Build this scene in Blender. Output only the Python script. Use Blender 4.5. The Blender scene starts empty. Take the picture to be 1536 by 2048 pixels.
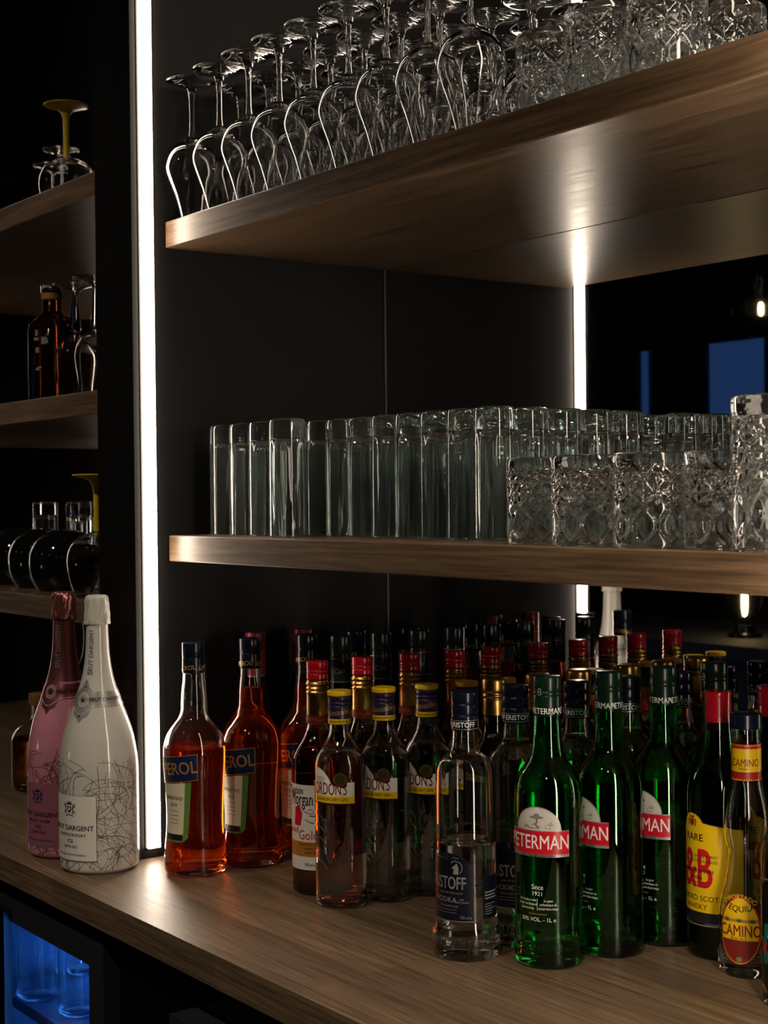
import bpy, bmesh, math, random
from mathutils import Vector, Matrix
random.seed(7)
S = bpy.context.scene
COL = S.collection
Z0 = 0.92                                   # height of the worktop above the floor
YM = 1.370                                  # mirror plane
YS = 0.994                                  # front edge of the shelves
XP = -1.851                                 # inner face of the side panel

# ------------------------------------------------------------------ camera
def make_camera():
    f, yaw, pitch, roll = 3024.42, .9355, -.0101, -.0104
    cy, sy = math.cos(yaw), math.sin(yaw)
    F = Vector((-sy*math.cos(pitch), cy*math.cos(pitch), math.sin(pitch)))
    r = Vector((cy, sy, 0)); u = r.cross(F)
    R = r*math.cos(roll)+u*math.sin(roll); U = -r*math.sin(roll)+u*math.cos(roll)
    cd = bpy.data.cameras.new('camera'); co = bpy.data.objects.new('camera', cd); COL.objects.link(co)
    m = Matrix((R, U, -F)).transposed().to_4x4(); m.translation = Vector((0, 0, Z0+.49))
    co.matrix_world = m
    cd.sensor_fit = 'VERTICAL'; cd.sensor_height = 24; cd.lens = f/2048*24
    cd.clip_start = .05; cd.clip_end = 60
    cd.dof.use_dof = True; cd.dof.focus_distance = 1.68; cd.dof.aperture_fstop = 8.0
    S.camera = co
make_camera()

# ------------------------------------------------------------------ world, exposure
W = bpy.data.worlds.new('dusk'); S.world = W; W.use_nodes = True
W.node_tree.nodes['Background'].inputs[0].default_value = (.011, .032, .10, 1)
W.node_tree.nodes['Background'].inputs[1].default_value = 1.0
S.view_settings.view_transform = 'Standard'; S.view_settings.look = 'None'
S.view_settings.exposure = 0.0; S.view_settings.gamma = 1.0; S.view_settings.use_curve_mapping = False
S.cycles.max_bounces = 24; S.cycles.transmission_bounces = 24; S.cycles.glossy_bounces = 10
S.cycles.diffuse_bounces = 3; S.cycles.transparent_max_bounces = 16; S.cycles.volume_bounces = 0
S.cycles.sample_clamp_indirect = 6.0; S.cycles.blur_glossy = 0.6
LED_POWER = 22.0
BULB_POWER = 45.0

# ------------------------------------------------------------------ materials
def mat(name, col=(.5, .5, .5), rough=.5, metal=0, trans=0, ior=1.45, spec=.5, emit=None, es=0, coat=0, alpha=None):
    m = bpy.data.materials.new(name); m.use_nodes = True
    b = m.node_tree.nodes['Principled BSDF']
    b.inputs['Base Color'].default_value = (*col, 1); b.inputs['Roughness'].default_value = rough
    b.inputs['Metallic'].default_value = metal; b.inputs['Transmission Weight'].default_value = trans
    b.inputs['IOR'].default_value = ior; b.inputs['Specular IOR Level'].default_value = spec
    b.inputs['Coat Weight'].default_value = coat; b.inputs['Coat Roughness'].default_value = .05
    if emit:
        b.inputs['Emission Color'].default_value = (*emit, 1); b.inputs['Emission Strength'].default_value = es
    return m
def srgb(r, g, b):
    return tuple(((c/255)/12.92 if c/255 <= .04045 else (((c/255)+.055)/1.055)**2.4) for c in (r, g, b))

def wood(name, c1, c2, c3, rough=.34, stave=False):
    m = mat(name, c1, rough); nt = m.node_tree; b = nt.nodes['Principled BSDF']; N = nt.nodes.new; L = nt.links.new
    tc = N('ShaderNodeTexCoord')
    mp = N('ShaderNodeMapping'); mp.inputs['Scale'].default_value = (2.2, 46, 46); L(tc.outputs['Object'], mp.inputs[0])
    n1 = N('ShaderNodeTexNoise'); n1.inputs['Scale'].default_value = 1.6; n1.inputs['Detail'].default_value = 7; n1.inputs['Roughness'].default_value = .62
    L(mp.outputs[0], n1.inputs['Vector'])
    mp2 = N('ShaderNodeMapping'); mp2.inputs['Scale'].default_value = (9, 260, 260); L(tc.outputs['Object'], mp2.inputs[0])
    n2 = N('ShaderNodeTexNoise'); n2.inputs['Scale'].default_value = 1.0; n2.inputs['Detail'].default_value = 4; L(mp2.outputs[0], n2.inputs['Vector'])
    cr = N('ShaderNodeValToRGB'); e = cr.color_ramp.elements
    e[0].position = .30; e[0].color = (*c2, 1); e[1].position = .72; e[1].color = (*c1, 1); L(n1.outputs['Fac'], cr.inputs[0])
    mx = N('ShaderNodeMix'); mx.data_type = 'RGBA'; mx.blend_type = 'MULTIPLY'; mx.inputs[0].default_value = .8
    cr2 = N('ShaderNodeValToRGB'); cr2.color_ramp.elements[0].position = .36; cr2.color_ramp.elements[0].color = (.45, .42, .40, 1)
    cr2.color_ramp.elements[1].position = .6; cr2.color_ramp.elements[1].color = (1, 1, 1, 1); L(n2.outputs['Fac'], cr2.inputs[0])
    L(cr.outputs[0], mx.inputs[6]); L(cr2.outputs[0], mx.inputs[7])
    out = mx.outputs[2]
    if stave:
        bk = N('ShaderNodeTexBrick'); bk.offset = .37; bk.inputs['Scale'].default_value = 1
        bk.inputs['Brick Width'].default_value = .42; bk.inputs['Row Height'].default_value = .043
        bk.inputs['Mortar Size'].default_value = .0004; bk.inputs['Mortar Smooth'].default_value = .4
        bk.inputs['Color1'].default_value = (.70, .70, .71, 1); bk.inputs['Color2'].default_value = (1.12, 1.08, 1.02, 1)
        bk.inputs['Mortar'].default_value = (.62, .6, .58, 1); L(tc.outputs['Object'], bk.inputs['Vector'])
        m3 = N('ShaderNodeMix'); m3.data_type = 'RGBA'; m3.blend_type = 'MULTIPLY'; m3.inputs[0].default_value = .9
        L(out, m3.inputs[6]); L(bk.outputs['Color'], m3.inputs[7]); out = m3.outputs[2]
    L(out, b.inputs['Base Color'])
    bp = N('ShaderNodeBump'); bp.inputs['Strength'].default_value = .22; bp.inputs['Distance'].default_value = .0006
    L(n2.outputs['Fac'], bp.inputs['Height']); L(bp.outputs[0], b.inputs['Normal'])
    rr = N('ShaderNodeMapRange'); rr.inputs[3].default_value = rough-.05; rr.inputs[4].default_value = rough+.10
    L(n1.outputs['Fac'], rr.inputs[0]); L(rr.outputs[0], b.inputs['Roughness'])
    return m
M = {}
M['shelf'] = wood('shelf_oak', srgb(140, 113, 86), srgb(88, 69, 52), None, .30)
M['top'] = wood('worktop_oak', srgb(142, 120, 96), srgb(112, 93, 73), None, .40, True)
def speck(name, col, rough, amt=.25, scale=60):
    m = mat(name, col, rough); nt = m.node_tree; b = nt.nodes['Principled BSDF']
    n = nt.nodes.new('ShaderNodeTexNoise'); n.inputs['Scale'].default_value = scale; n.inputs['Detail'].default_value = 5
    tc = nt.nodes.new('ShaderNodeTexCoord'); nt.links.new(tc.outputs['Object'], n.inputs['Vector'])
    mr = nt.nodes.new('ShaderNodeMapRange'); mr.inputs[3].default_value = rough-amt*.4; mr.inputs[4].default_value = rough+amt*.4
    nt.links.new(n.outputs['Fac'], mr.inputs[0]); nt.links.new(mr.outputs[0], b.inputs['Roughness'])
    return m
M['panel'] = speck('black_laminate', srgb(13, 12, 12), .5)
M['panel'].node_tree.nodes['Principled BSDF'].inputs['Specular IOR Level'].default_value = .35
M['wall'] = speck('dark_plaster', srgb(30, 30, 32), .8)
M['floor'] = speck('dark_floor', srgb(52, 42, 36), .45)
M['mirror'] = speck('mirror_silver', (.82, .82, .82), .012, .02, 9); M['mirror'].node_tree.nodes['Principled BSDF'].inputs['Metallic'].default_value = 1
M['alu'] = mat('brushed_alloy', (.25, .24, .24), .35, 1)
M['led'] = mat('led_diffuser', (1, 1, 1), .5, emit=(1, .83, .66), es=LED_POWER)
M['glass'] = mat('clear_glass', (1, 1, 1), 0, trans=1, ior=1.5)
M['glass_b'] = mat('bottle_glass', (.97, .985, .975), 0, trans=1, ior=1.5)
M['tall'] = mat('tumbler_glass', (.93, .985, .975), 0, trans=1, ior=1.5)
def haze_glow(m, amt, col=(.8, .8, .78)):
    nt = m.node_tree; o = [n for n in nt.nodes if n.type == 'OUTPUT_MATERIAL'][0]; p = nt.nodes['Principled BSDF']
    d = nt.nodes.new('ShaderNodeBsdfDiffuse'); d.inputs[0].default_value = (*col, 1); t = nt.nodes.new('ShaderNodeBsdfTranslucent'); t.inputs[0].default_value = (*col, 1)
    a = nt.nodes.new('ShaderNodeMixShader'); c = nt.nodes.new('ShaderNodeMixShader'); c.inputs[0].default_value = amt
    nt.links.new(d.outputs[0], a.inputs[1]); nt.links.new(t.outputs[0], a.inputs[2])
    nt.links.new(p.outputs[0], c.inputs[1]); nt.links.new(a.outputs[0], c.inputs[2]); nt.links.new(c.outputs[0], o.inputs[0])
haze_glow(M['tall'], .022)
M['cut'] = mat('cut_glass', (.96, .985, .975), 0, trans=1, ior=1.5); haze_glow(M['cut'], .012)
M['green'] = mat('green_glass', (.03, .55, .13), 0, trans=1, ior=1.5)
M['darkgreen'] = mat('dark_green_glass', (.02, .30, .10), 0, trans=1, ior=1.5)
M['blackglass'] = mat('smoked_glass', (.006, .007, .008), .06, spec=.6)
M['smoke'] = mat('brown_glass', (.16, .07, .03), 0, trans=1, ior=1.5)
M['orange'] = mat('orange_aperitif', (1, .115, .01), 0, trans=1, ior=1.34)
haze_glow(M['orange'], .06, (1, .10, .008))  # scattering added so the clear liquid glows, in place of refracted strip light
M['rum'] = mat('dark_rum', (.42, .085, .02), 0, trans=1, ior=1.34)
M['whisky'] = mat('amber_whisky', (.75, .28, .05), 0, trans=1, ior=1.34)
M['water'] = mat('clear_spirit', (.97, .985, 1), 0, trans=1, ior=1.34)
M['white_lq'] = mat('white_lacquer', srgb(205, 203, 196), .12, coat=.4)
M['pink_lq'] = mat('pink_lacquer', srgb(208, 138, 158), .12, coat=.4)
M['foil_w'] = mat('white_foil', srgb(196, 194, 186), .38)
M['foil_p'] = mat('rose_foil', srgb(200, 128, 128), .26, metal=.9)
M['foil_pn'] = mat('rose_neck_foil', srgb(150, 90, 96), .3, metal=.8)
M['silver'] = mat('silver_print', srgb(165, 165, 162), .35, metal=.5)
M['paper'] = mat('paper_white', srgb(226, 224, 214), .45)
M['cream'] = mat('paper_cream', srgb(214, 204, 176), .5)
M['pinkpaper'] = mat('paper_pink', srgb(160, 98, 118), .35)
M['ink'] = mat('ink_black', srgb(26, 26, 30), .45)
M['greyink'] = mat('ink_grey', srgb(120, 118, 116), .5)
M['scrib'] = mat('scribble_silver', srgb(112, 108, 106), .3, metal=.5)
M['scribp'] = mat('scribble_rose', srgb(122, 74, 92), .3, metal=.4)
M['navy'] = mat('label_navy', srgb(12, 15, 30), .35)
M['navycap'] = mat('cap_navy', srgb(14, 20, 40), .22)
M['bluelab'] = mat('label_blue', srgb(17, 30, 70), .4)
M['gold'] = mat('gold_print', srgb(206, 166, 84), .38, metal=.6)
M['goldfoil'] = mat('gold_foil', srgb(190, 150, 84), .28, metal=1)
M['red'] = mat('red_paint', srgb(196, 24, 40), .3)
M['redcap'] = mat('red_cap', srgb(176, 14, 34), .25, coat=.3)
M['brown'] = mat('maroon_band', srgb(120, 34, 28), .4)
M['maroon'] = mat('maroon_cap', srgb(110, 30, 32), .3)
M['purple'] = mat('purple_cap', srgb(36, 24, 58), .3)
M['yellow'] = mat('yellow_print', srgb(224, 186, 16), .35)
M['ochre'] = mat('ochre_print', srgb(170, 118, 40), .4)
M['greencap'] = mat('green_cap', srgb(10, 38, 25), .25)
M['olive'] = mat('olive_seal', srgb(92, 84, 36), .35, metal=.4); M['olive2'] = mat('olive_seal_centre', srgb(66, 62, 30), .35, metal=.4)
M['leaf'] = mat('leaf_green', srgb(84, 128, 56), .5)
M['aloe'] = mat('aloe_green', srgb(12, 90, 80), .5)
M['tealcap'] = mat('teal_cap', srgb(20, 38, 42), .25)
M['black'] = mat('black_gloss', srgb(14, 14, 16), .2)
M['white'] = mat('white_print', srgb(232, 232, 230), .4)
M['tequred'] = mat('tequila_red', srgb(158, 30, 28), .4)
M['cork'] = mat('wooden_stopper', srgb(150, 100, 62), .6)
M['yglass'] = mat('yellow_enamel', srgb(226, 194, 20), .25, coat=.3)
M['amberlab'] = mat('kraft_label', srgb(150, 110, 66), .5)
M['chrome'] = mat('chrome', (.8, .8, .8), .12, 1)
M['frame'] = mat('fridge_frame', srgb(52, 54, 60), .45, metal=.3)
M['fridge_in'] = mat('fridge_liner', srgb(84, 98, 124), .35)
M['blueled'] = mat('blue_led', (0, 0, 0), .5, emit=(.06, .30, 1), es=130)
M['bulb'] = mat('bulb_filament', (1, 1, 1), .5, emit=(1, .72, .34), es=BULB_POWER)
def thin_glass(name):
    m = bpy.data.materials.new(name); m.use_nodes = True; nt = m.node_tree; nt.nodes.clear(); N = nt.nodes.new; L = nt.links.new
    o = N('ShaderNodeOutputMaterial'); mx = N('ShaderNodeMixShader'); t = N('ShaderNodeBsdfTransparent'); g = N('ShaderNodeBsdfGlossy')
    g.inputs['Roughness'].default_value = .02; fr = N('ShaderNodeFresnel'); ge = N('ShaderNodeNewGeometry'); mr = N('ShaderNodeMapRange'); mr.inputs[3].default_value = 1.4; mr.inputs[4].default_value = 1/1.4; L(ge.outputs['Backfacing'], mr.inputs[0]); L(mr.outputs[0], fr.inputs[0])
    L(fr.outputs[0], mx.inputs[0]); L(t.outputs[0], mx.inputs[1]); L(g.outputs[0], mx.inputs[2]); L(mx.outputs[0], o.inputs[0])
    return m
M['pane'] = thin_glass('window_glass')

# ------------------------------------------------------------------ mesh helpers
def sharpen(me, ang=38):
    bm = bmesh.new(); bm.from_mesh(me)
    for f in bm.faces: f.smooth = True
    a = math.radians(ang)
    for e in bm.edges:
        if len(e.link_faces) == 2 and e.calc_face_angle(0) > a: e.smooth = False
    bm.to_mesh(me); bm.free()
def cr(pts, n=4):
    """rounds a profile with a Catmull-Rom curve; a point written twice keeps its corner"""
    out = []; k = len(pts)
    for i in range(k-1):
        p0 = pts[max(i-1, 0)]; p1 = pts[i]; p2 = pts[i+1]; p3 = pts[min(i+2, k-1)]
        if abs(p1[0]-p2[0])+abs(p1[1]-p2[1]) < 1e-7: continue
        for j in range(n):
            t = j/n; q = []
            for a in (0, 1):
                m1 = (p2[a]-p0[a])*.5; m2 = (p3[a]-p1[a])*.5
                L = math.dist(p1, p2); 
                l0 = math.dist(p0, p2) or 1; l1 = math.dist(p1, p3) or 1
                m1 *= min(1, 2*L/l0); m2 *= min(1, 2*L/l1)
                q.append((2*t**3-3*t*t+1)*p1[a]+(t**3-2*t*t+t)*m1+(-2*t**3+3*t*t)*p2[a]+(t**3-t*t)*m2)
            out.append((max(q[0], 0), q[1]))
    out.append(pts[-1]); return out
def lathe(prof, seg=40, fn=None, mi=0, bm=None, mats=None):
    """prof: list of (r, z[, material index of the ring that follows])"""
    own = bm is None
    if own: bm = bmesh.new()
    rings = []
    for p in prof:
        r, z = p[0], p[1]
        if r < 1e-6: rings.append([bm.verts.new((0, 0, z))])
        else:
            row = []
            for i in range(seg):
                a = 2*math.pi*i/seg; rr = fn(r, z, a) if fn else r
                row.append(bm.verts.new((rr*math.sin(a), -rr*math.cos(a), z)))
            rings.append(row)
    for k in range(len(rings)-1):
        A, B = rings[k], rings[k+1]; m = prof[k][2] if len(prof[k]) > 2 else mi
        for i in range(seg):
            j = (i+1) % seg
            if len(A) == 1 and len(B) == 1: continue
            if len(A) == 1: f = bm.faces.new((A[0], B[j], B[i]))
            elif len(B) == 1: f = bm.faces.new((A[i], A[j], B[0]))
            else: f = bm.faces.new((A[i], A[j], B[j], B[i]))
            f.material_index = m
    if own: bmesh.ops.recalc_face_normals(bm, faces=bm.faces)
    return bm
def box(bm, x0, x1, y0, y1, z0, z1, mi=0):
    v = [bm.verts.new(p) for p in ((x0, y0, z0), (x1, y0, z0), (x1, y1, z0), (x0, y1, z0), (x0, y0, z1), (x1, y0, z1), (x1, y1, z1), (x0, y1, z1))]
    fs = [bm.faces.new([v[i] for i in f]) for f in ((0, 3, 2, 1), (4, 5, 6, 7), (0, 1, 5, 4), (1, 2, 6, 5), (2, 3, 7, 6), (3, 0, 4, 7))]
    for f in fs: f.material_index = mi
    return v
def obj(name, bm, mats, parent=None, loc=(0, 0, 0), bevel=0, ang=38, segs=2):
    if bevel:
        ang = min(ang, 12); es = [e for e in bm.edges if len(e.link_faces) == 2 and e.calc_face_angle(0) > .5]
        bmesh.ops.bevel(bm, geom=es, offset=bevel, segments=segs, affect='EDGES', profile=.5)
    me = bpy.data.meshes.new(name); bm.to_mesh(me); bm.free(); sharpen(me, ang)
    for m in (mats if isinstance(mats, (list, tuple)) else [mats]): me.materials.append(m)
    o = bpy.data.objects.new(name, me); COL.objects.link(o); o.location = loc
    if parent: o.parent = parent
    return o
def tag(o, label=None, cat=None, group=None, kind=None):
    if label: o['label'] = label
    if cat: o['category'] = cat
    if group: o['group'] = group
    if kind: o['kind'] = kind
    return o
def thing(name, label, cat, loc, rotz=0, group=None):
    o = bpy.data.objects.new(name, None); COL.objects.link(o); o.location = loc; o.rotation_euler = (0, 0, rotz)
    o.empty_display_size = .03
    return tag(o, label, cat, group)
def dup(root, loc, rotz, label, group=None):
    r = root.copy(); COL.objects.link(r); r.location = loc; r.rotation_euler = (0, 0, rotz); r['label'] = label
    if group: r['group'] = group
    for ch in list(root.children):
        c = ch.copy(); COL.objects.link(c); c.parent = r
        for g in list(ch.children):
            d = g.copy(); COL.objects.link(d); d.parent = c
    return r
def struct(name, bm, m, bevel=0, **k):
    return tag(obj(name, bm, m, None, (0, 0, 0), bevel, **k), kind='structure')
ORD = ['first', 'second', 'third', 'fourth', 'fifth', 'sixth', 'seventh', 'eighth', 'ninth', 'tenth']

# text and printed labels wrapped on bottles
_tc = {}
def text_mesh(s, size=.01, bold=0, ext=0):
    key = (s, round(size, 5), bold, ext)
    if key in _tc: return _tc[key]
    c = bpy.data.curves.new('t', 'FONT'); bold = 0; c.body = s; c.size = size; c.align_x = 'CENTER'; c.align_y = 'CENTER'
    c.offset = bold*size; c.extrude = ext; c.resolution_u = 3
    o = bpy.data.objects.new('t', c); COL.objects.link(o); bpy.context.view_layer.update()
    me = bpy.data.meshes.new_from_object(o.evaluated_get(bpy.context.evaluated_depsgraph_get()))
    bm = bmesh.new(); bm.from_mesh(me)
    bpy.data.objects.remove(o); bpy.data.curves.remove(c); bpy.data.meshes.remove(me)
    _tc[key] = bm; return bm
class Print:
    """flat artwork laid on a surface of revolution; x runs round the bottle, z up; 0 faces -Y"""
    def __init__(s, R, xr=1.0, yr=1.0):
        s.R = R; s.xr = xr; s.yr = yr; s.bm = bmesh.new(); s.mats = []; s.layer = 0
    def mi(s, m):
        if m not in s.mats: s.mats.append(m)
        return s.mats.index(m)
    def _add(s, b, m, eps, Rref, step=.004):
        xs = [v.co.x for v in b.verts]; zs = [v.co.y for v in b.verts]
        if not xs: return
        x = math.ceil(min(xs)/step)*step
        while x < max(xs):
            bmesh.ops.bisect_plane(b, geom=b.verts[:]+b.edges[:]+b.faces[:], plane_co=(x, 0, 0), plane_no=(1, 0, 0)); x += step
        z = math.ceil(min(zs)/.006)*.006
        while z < max(zs):
            bmesh.ops.bisect_plane(b, geom=b.verts[:]+b.edges[:]+b.faces[:], plane_co=(0, z, 0), plane_no=(0, 1, 0)); z += .006
        mi = s.mi(m); vm = {}
        for v in b.verts:
            a = v.co.x/Rref; r = s.R(v.co.y)+eps+v.co.z
            vm[v] = s.bm.verts.new((r*math.sin(a)*s.xr, -r*math.cos(a)*s.yr, v.co.y))
        for f in b.faces:
            try: nf = s.bm.faces.new([vm[v] for v in f.verts]); nf.material_index = mi
            except ValueError: pass
    def shape(s, pts, m, eps=.0003):
        b = bmesh.new(); b.faces.new([b.verts.new((p[0], p[1], 0)) for p in pts])
        bmesh.ops.triangulate(b, faces=b.faces)
        zc = sum(p[1] for p in pts)/len(pts)
        s._add(b, m, eps, s.R(zc)); b.free()
    def rect(s, x0, x1, z0, z1, m, eps=.0003, sl=0):
        s.shape([(x0, z0), (x1, z0+sl), (x1, z1+sl), (x0, z1)], m, eps)
    def ell(s, x, z, rx, rz, m, eps=.0003, a0=0, a1=360, n=28):
        s.shape([(x+rx*math.cos(math.radians(a0+(a1-a0)*i/n)), z+rz*math.sin(math.radians(a0+(a1-a0)*i/n))) for i in range(n+(0 if a1-a0 >= 360 else 1))], m, eps)
    def text(s, t, x, z, h, m, eps=.0007, bold=0, sx=1, sz=1, rot=0, ext=0, arc=None):
        src = text_mesh(t, h*1.37, 0, ext); b = src.copy()
        if bold > .004 and not ext:
            for dx, dy in ((1, 0), (0, 1), (-1, 0), (0, -1)):
                c_ = src.copy(); bmesh.ops.translate(c_, vec=(dx*bold*h*.9, dy*bold*h*.5, 0), verts=c_.verts); m_ = bpy.data.meshes.new('t'); c_.to_mesh(m_); c_.free(); b.from_mesh(m_); bpy.data.meshes.remove(m_)
        bmesh.ops.scale(b, vec=(sx, sz, 1), verts=b.verts)
        if arc:
            for v in b.verts:
                a = v.co.x/arc; rr = arc+v.co.y
                v.co.x = rr*math.sin(a); v.co.y = rr*math.cos(a)-arc
        if rot: bmesh.ops.rotate(b, cent=(0, 0, 0), matrix=Matrix.Rotation(math.radians(rot), 3, 'Z'), verts=b.verts)
        bmesh.ops.translate(b, vec=(x, z, 0), verts=b.verts)
        s._add(b, m, eps, s.R(z), .006); b.free()
    def line(s, pts, w, m, eps=.0004):
        R0 = s.R(pts[0][1]); mi = s.mi(m); prev = None
        for i, p in enumerate(pts):
            q = pts[min(i+1, len(pts)-1)]; o = pts[max(i-1, 0)]
            dx, dz = q[0]-o[0], q[1]-o[1]; L = math.hypot(dx, dz) or 1; nx, nz = -dz/L*w/2, dx/L*w/2; row = []
            for sg in (1, -1):
                x, z = p[0]+nx*sg, p[1]+nz*sg; a = x/R0; r = s.R(z)+eps
                row.append(s.bm.verts.new((r*math.sin(a)*s.xr, -r*math.cos(a)*s.yr, z)))
            if prev: s.bm.faces.new((prev[0], prev[1], row[1], row[0])).material_index = mi
            prev = row
    def build(s, name, parent, label=None):
        bmesh.ops.recalc_face_normals(s.bm, faces=s.bm.faces)
        o = obj(name, s.bm, [m for m in s.mats], parent, ang=60)
        if label: o['label'] = label
        return o
def radius_of(prof):
    P = sorted([(p[1], p[0]) for p in prof]); 
    def R(z):
        best = None
        for a, b in zip(prof[:-1], prof[1:]):
            z1, z2 = a[1], b[1]
            if min(z1, z2)-1e-9 <= z <= max(z1, z2)+1e-9:
                t = 0 if abs(z2-z1) < 1e-9 else (z-z1)/(z2-z1); r = a[0]+(b[0]-a[0])*t
                best = r if best is None else max(best, r)
        return best if best is not None else prof[-1][0]
    return R
def shell(prof, wall=.0024, base=.008, seg=48, fn=None):
    """hollow bottle: the outside profile up, the inside profile down"""
    zt = prof[-1][1]; R = radius_of(prof)
    inner = [(max(p[0]-wall, .003), p[1]) for p in prof if p[1] > base+.004]
    r0 = R(base+.004)-wall
    pr = [(0, .0035)]+[(prof[0][0]*.8, .0012)]+list(prof)+inner[::-1]+[(r0*.97, base+.0025), (r0*.85, base), (0, base+.003)]
    return lathe(pr, seg, fn)
def liquid(prof, z1, wall=.0024, base=.008, seg=40):
    R = radius_of(prof); k = wall-.0003
    mid = [(p[0]-k, p[1]) for p in prof if base+.004 < p[1] < z1]
    r0 = R(base+.004)-k; rt = R(z1)-k
    return lathe([(0, base+.0027), (r0*.85, base-.0003), (r0*.97, base+.0022)]+mid+[(rt, z1), (rt-.001, z1-.0006), (0, z1-.0006)], seg)
def ribs_cap(r, z0, z1, seg=36, rib=.0004, lip=.0, rings=()):
    pr = [(0, z0+.001), (r-.001, z0), (r, z0+.0006)]
    for zr in rings: pr += [(r, zr-.0012), (r-.0006, zr), (r, zr+.0012)]
    pr += [(r+lip, z1-.0016), (r-.0004, z1-.0005), (r-.0014, z1), (0, z1)]
    return lathe(pr, seg, (lambda rr, z, a: rr+rib*(.5 if (int(a/(2*math.pi)*seg) % 2) else 0) if z > (z0+z1)/2 else rr))
Tz = Z0
def put(proto, spots, labels, group=None, used=[]):
    """first spot moves the prototype itself, the rest are copies"""
    for i, (x, y, z, a) in enumerate(spots):
        if i == 0:
            proto.location = (x, y, z); proto.rotation_euler = (0, 0, a); proto['label'] = labels[0]
            if group: proto['group'] = group
        else: dup(proto, (x, y, z), a, labels[i], group)

# ------------------------------------------------------------------ the setting
b = bmesh.new(); box(b, -7.4, 2.2, -4.3, 1.6, -.1, 0); struct('floor', b, M['floor'])
b = bmesh.new(); box(b, -7.4, 2.2, -4.3, 1.6, 2.75, 2.85); struct('ceiling', b, M['wall'])
b = bmesh.new(); box(b, -7.5, -7.3, -4.3, 1.6, 0, 2.75); struct('wall_left', b, M['wall'])
b = bmesh.new(); box(b, 2.1, 2.3, -4.3, 1.6, 0, 2.75); struct('wall_right', b, M['wall'])
b = bmesh.new(); box(b, -7.3, 2.1, 1.385, 1.6, 0, 2.75); struct('wall_back', b, M['wall'])
# wall facing the bar, seen in the mirror, with dusk in two windows
wz0, wz1 = Z0+.1, Z0+1.375
b = bmesh.new()
for x0, x1 in ((-7.3, -6.60), (-6.49, -6.05), (-5.60, 2.1)): box(b, x0, x1, -4.12, -4.09, 0, 2.75)
for x0, x1 in ((-6.60, -6.49), (-6.05, -5.60)):
    box(b, x0, x1, -4.12, -4.09, 0, wz0); box(b, x0, x1, -4.12, -4.09, wz1, 2.75)
struct('wall_front', b, M['wall'])
for k, (x0, x1) in enumerate(((-6.60, -6.49), (-6.05, -5.60))):
    b = bmesh.new(); w = .008
    box(b, x0, x0+w, -4.089, -4.075, wz0, wz1); box(b, x1-w, x1, -4.089, -4.075, wz0, wz1)
    box(b, x0, x1, -4.089, -4.075, wz0, wz0+w); box(b, x0, x1, -4.089, -4.075, wz1-w, wz1)
    wo = struct('window_%d' % (k+1), b, M['black'])
    b = bmesh.new(); box(b, x0+w, x1-w, -4.083, -4.081, wz0+w, wz1-w); obj('pane', b, M['pane'], wo)

# side panel (pillar), right panel, left end panel
def side_panel(name, x0, x1, label, z1=2.75):
    b = bmesh.new(); box(b, x0, x1, .945, 1.384, Z0, z1)
    return tag(obj(name, b, M['panel'], bevel=.0015), label, 'panel')
side_panel('divider_panel', -1.962, XP, 'thick black divider panel between the two shelf bays, beside the white bottle')
side_panel('divider_panel', -.705, -.595, 'black divider panel closing the right end of the bay, beyond the tequila')
side_panel('divider_panel', -3.62, -3.51, 'black divider panel closing the far left end of the other bay')
def led(x, label, side=1, zt=2.70, hw=.0088):
    t = thing('led_strip', label, 'light', (x, .966, Z0+.012), 0, 'vertical light strips on the panels')
    b = bmesh.new(); s = side
    box(b, *sorted((0, .0012*s)), -hw-.0027, hw+.0027, 0, zt-Z0-.012)
    obj('channel', b, M['black'], t)
    b = bmesh.new(); box(b, *sorted((.0014*s, .0060*s)), -hw, hw, .002, zt-Z0-.02)
    obj('diffuser', b, M['led'], t, bevel=.0015)
    return t
led(XP+.0003, 'bright white vertical light strip on the divider panel beside the orange bottles')
led(-.7053, 'white vertical light strip on the right end panel, lighting the tequila side', -1, hw=.021)
led(-3.5097, 'white vertical light strip at the far left end of the left bay')

# mirrors
b = bmesh.new(); box(b, XP+.0015, -.7065, YM, YM+.006, Z0+.0005, 2.7)
tag(obj('mirror', b, M['mirror'], bevel=.0008), 'large dark mirror panel behind the right bay of bottles and glasses', 'mirror')
mr_ = [o for o in COL.objects if o.name.startswith('mirror')][0]
b = bmesh.new(); box(b, XP+.0003, XP+.0014, YM-.0012, YM+.006, Z0+.0005, 2.7); obj('edge_trim', b, M['alu'], mr_)
for k, (x0, x1) in enumerate(((-2.72, -1.9635), (-3.5085, -2.7215))):
    b = bmesh.new(); box(b, x0, x1, YM, YM+.006, Z0+.0005, 2.7)
    tag(obj('mirror', b, M['mirror'], bevel=.0008), ['dark mirror panel behind the left bay, next to the divider', 'dark mirror panel behind the left bay, at its far left'][k], 'mirror')

# worktop and shelves
b = bmesh.new(); box(b, -3.9, .7, .811, 1.384, Z0-.0367, Z0-.0004)
tag(obj('worktop', b, M['top'], bevel=.0022, segs=3), 'long brown oak worktop carrying the bottles, staves running along its length', 'worktop')
def shelf(x0, x1, z0, label, cat='shelf', group=None, ts=.0355):
    b = bmesh.new(); box(b, x0, x1, YS, YM-.0006, z0, z0+ts)
    v = [e for e in b.edges if abs(e.verts[0].co.z-e.verts[1].co.z) > .01 and e.verts[0].co.y < YS+.01]
    bmesh.ops.bevel(b, geom=v, offset=.005, segments=3, affect='EDGES', profile=.5)
    return tag(obj('wall_shelf', b, M['shelf'], bevel=.0016), label, cat, group)
ZU = Z0+.8343; ZUT = ZU+.0355+.0002
ZMT = Z0+.4401+.0002; ZM = Z0+.4401-.0355
shelf(XP+.0012, -.7062, ZU, 'thick brown oak upper shelf carrying the upturned wine glasses')
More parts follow.
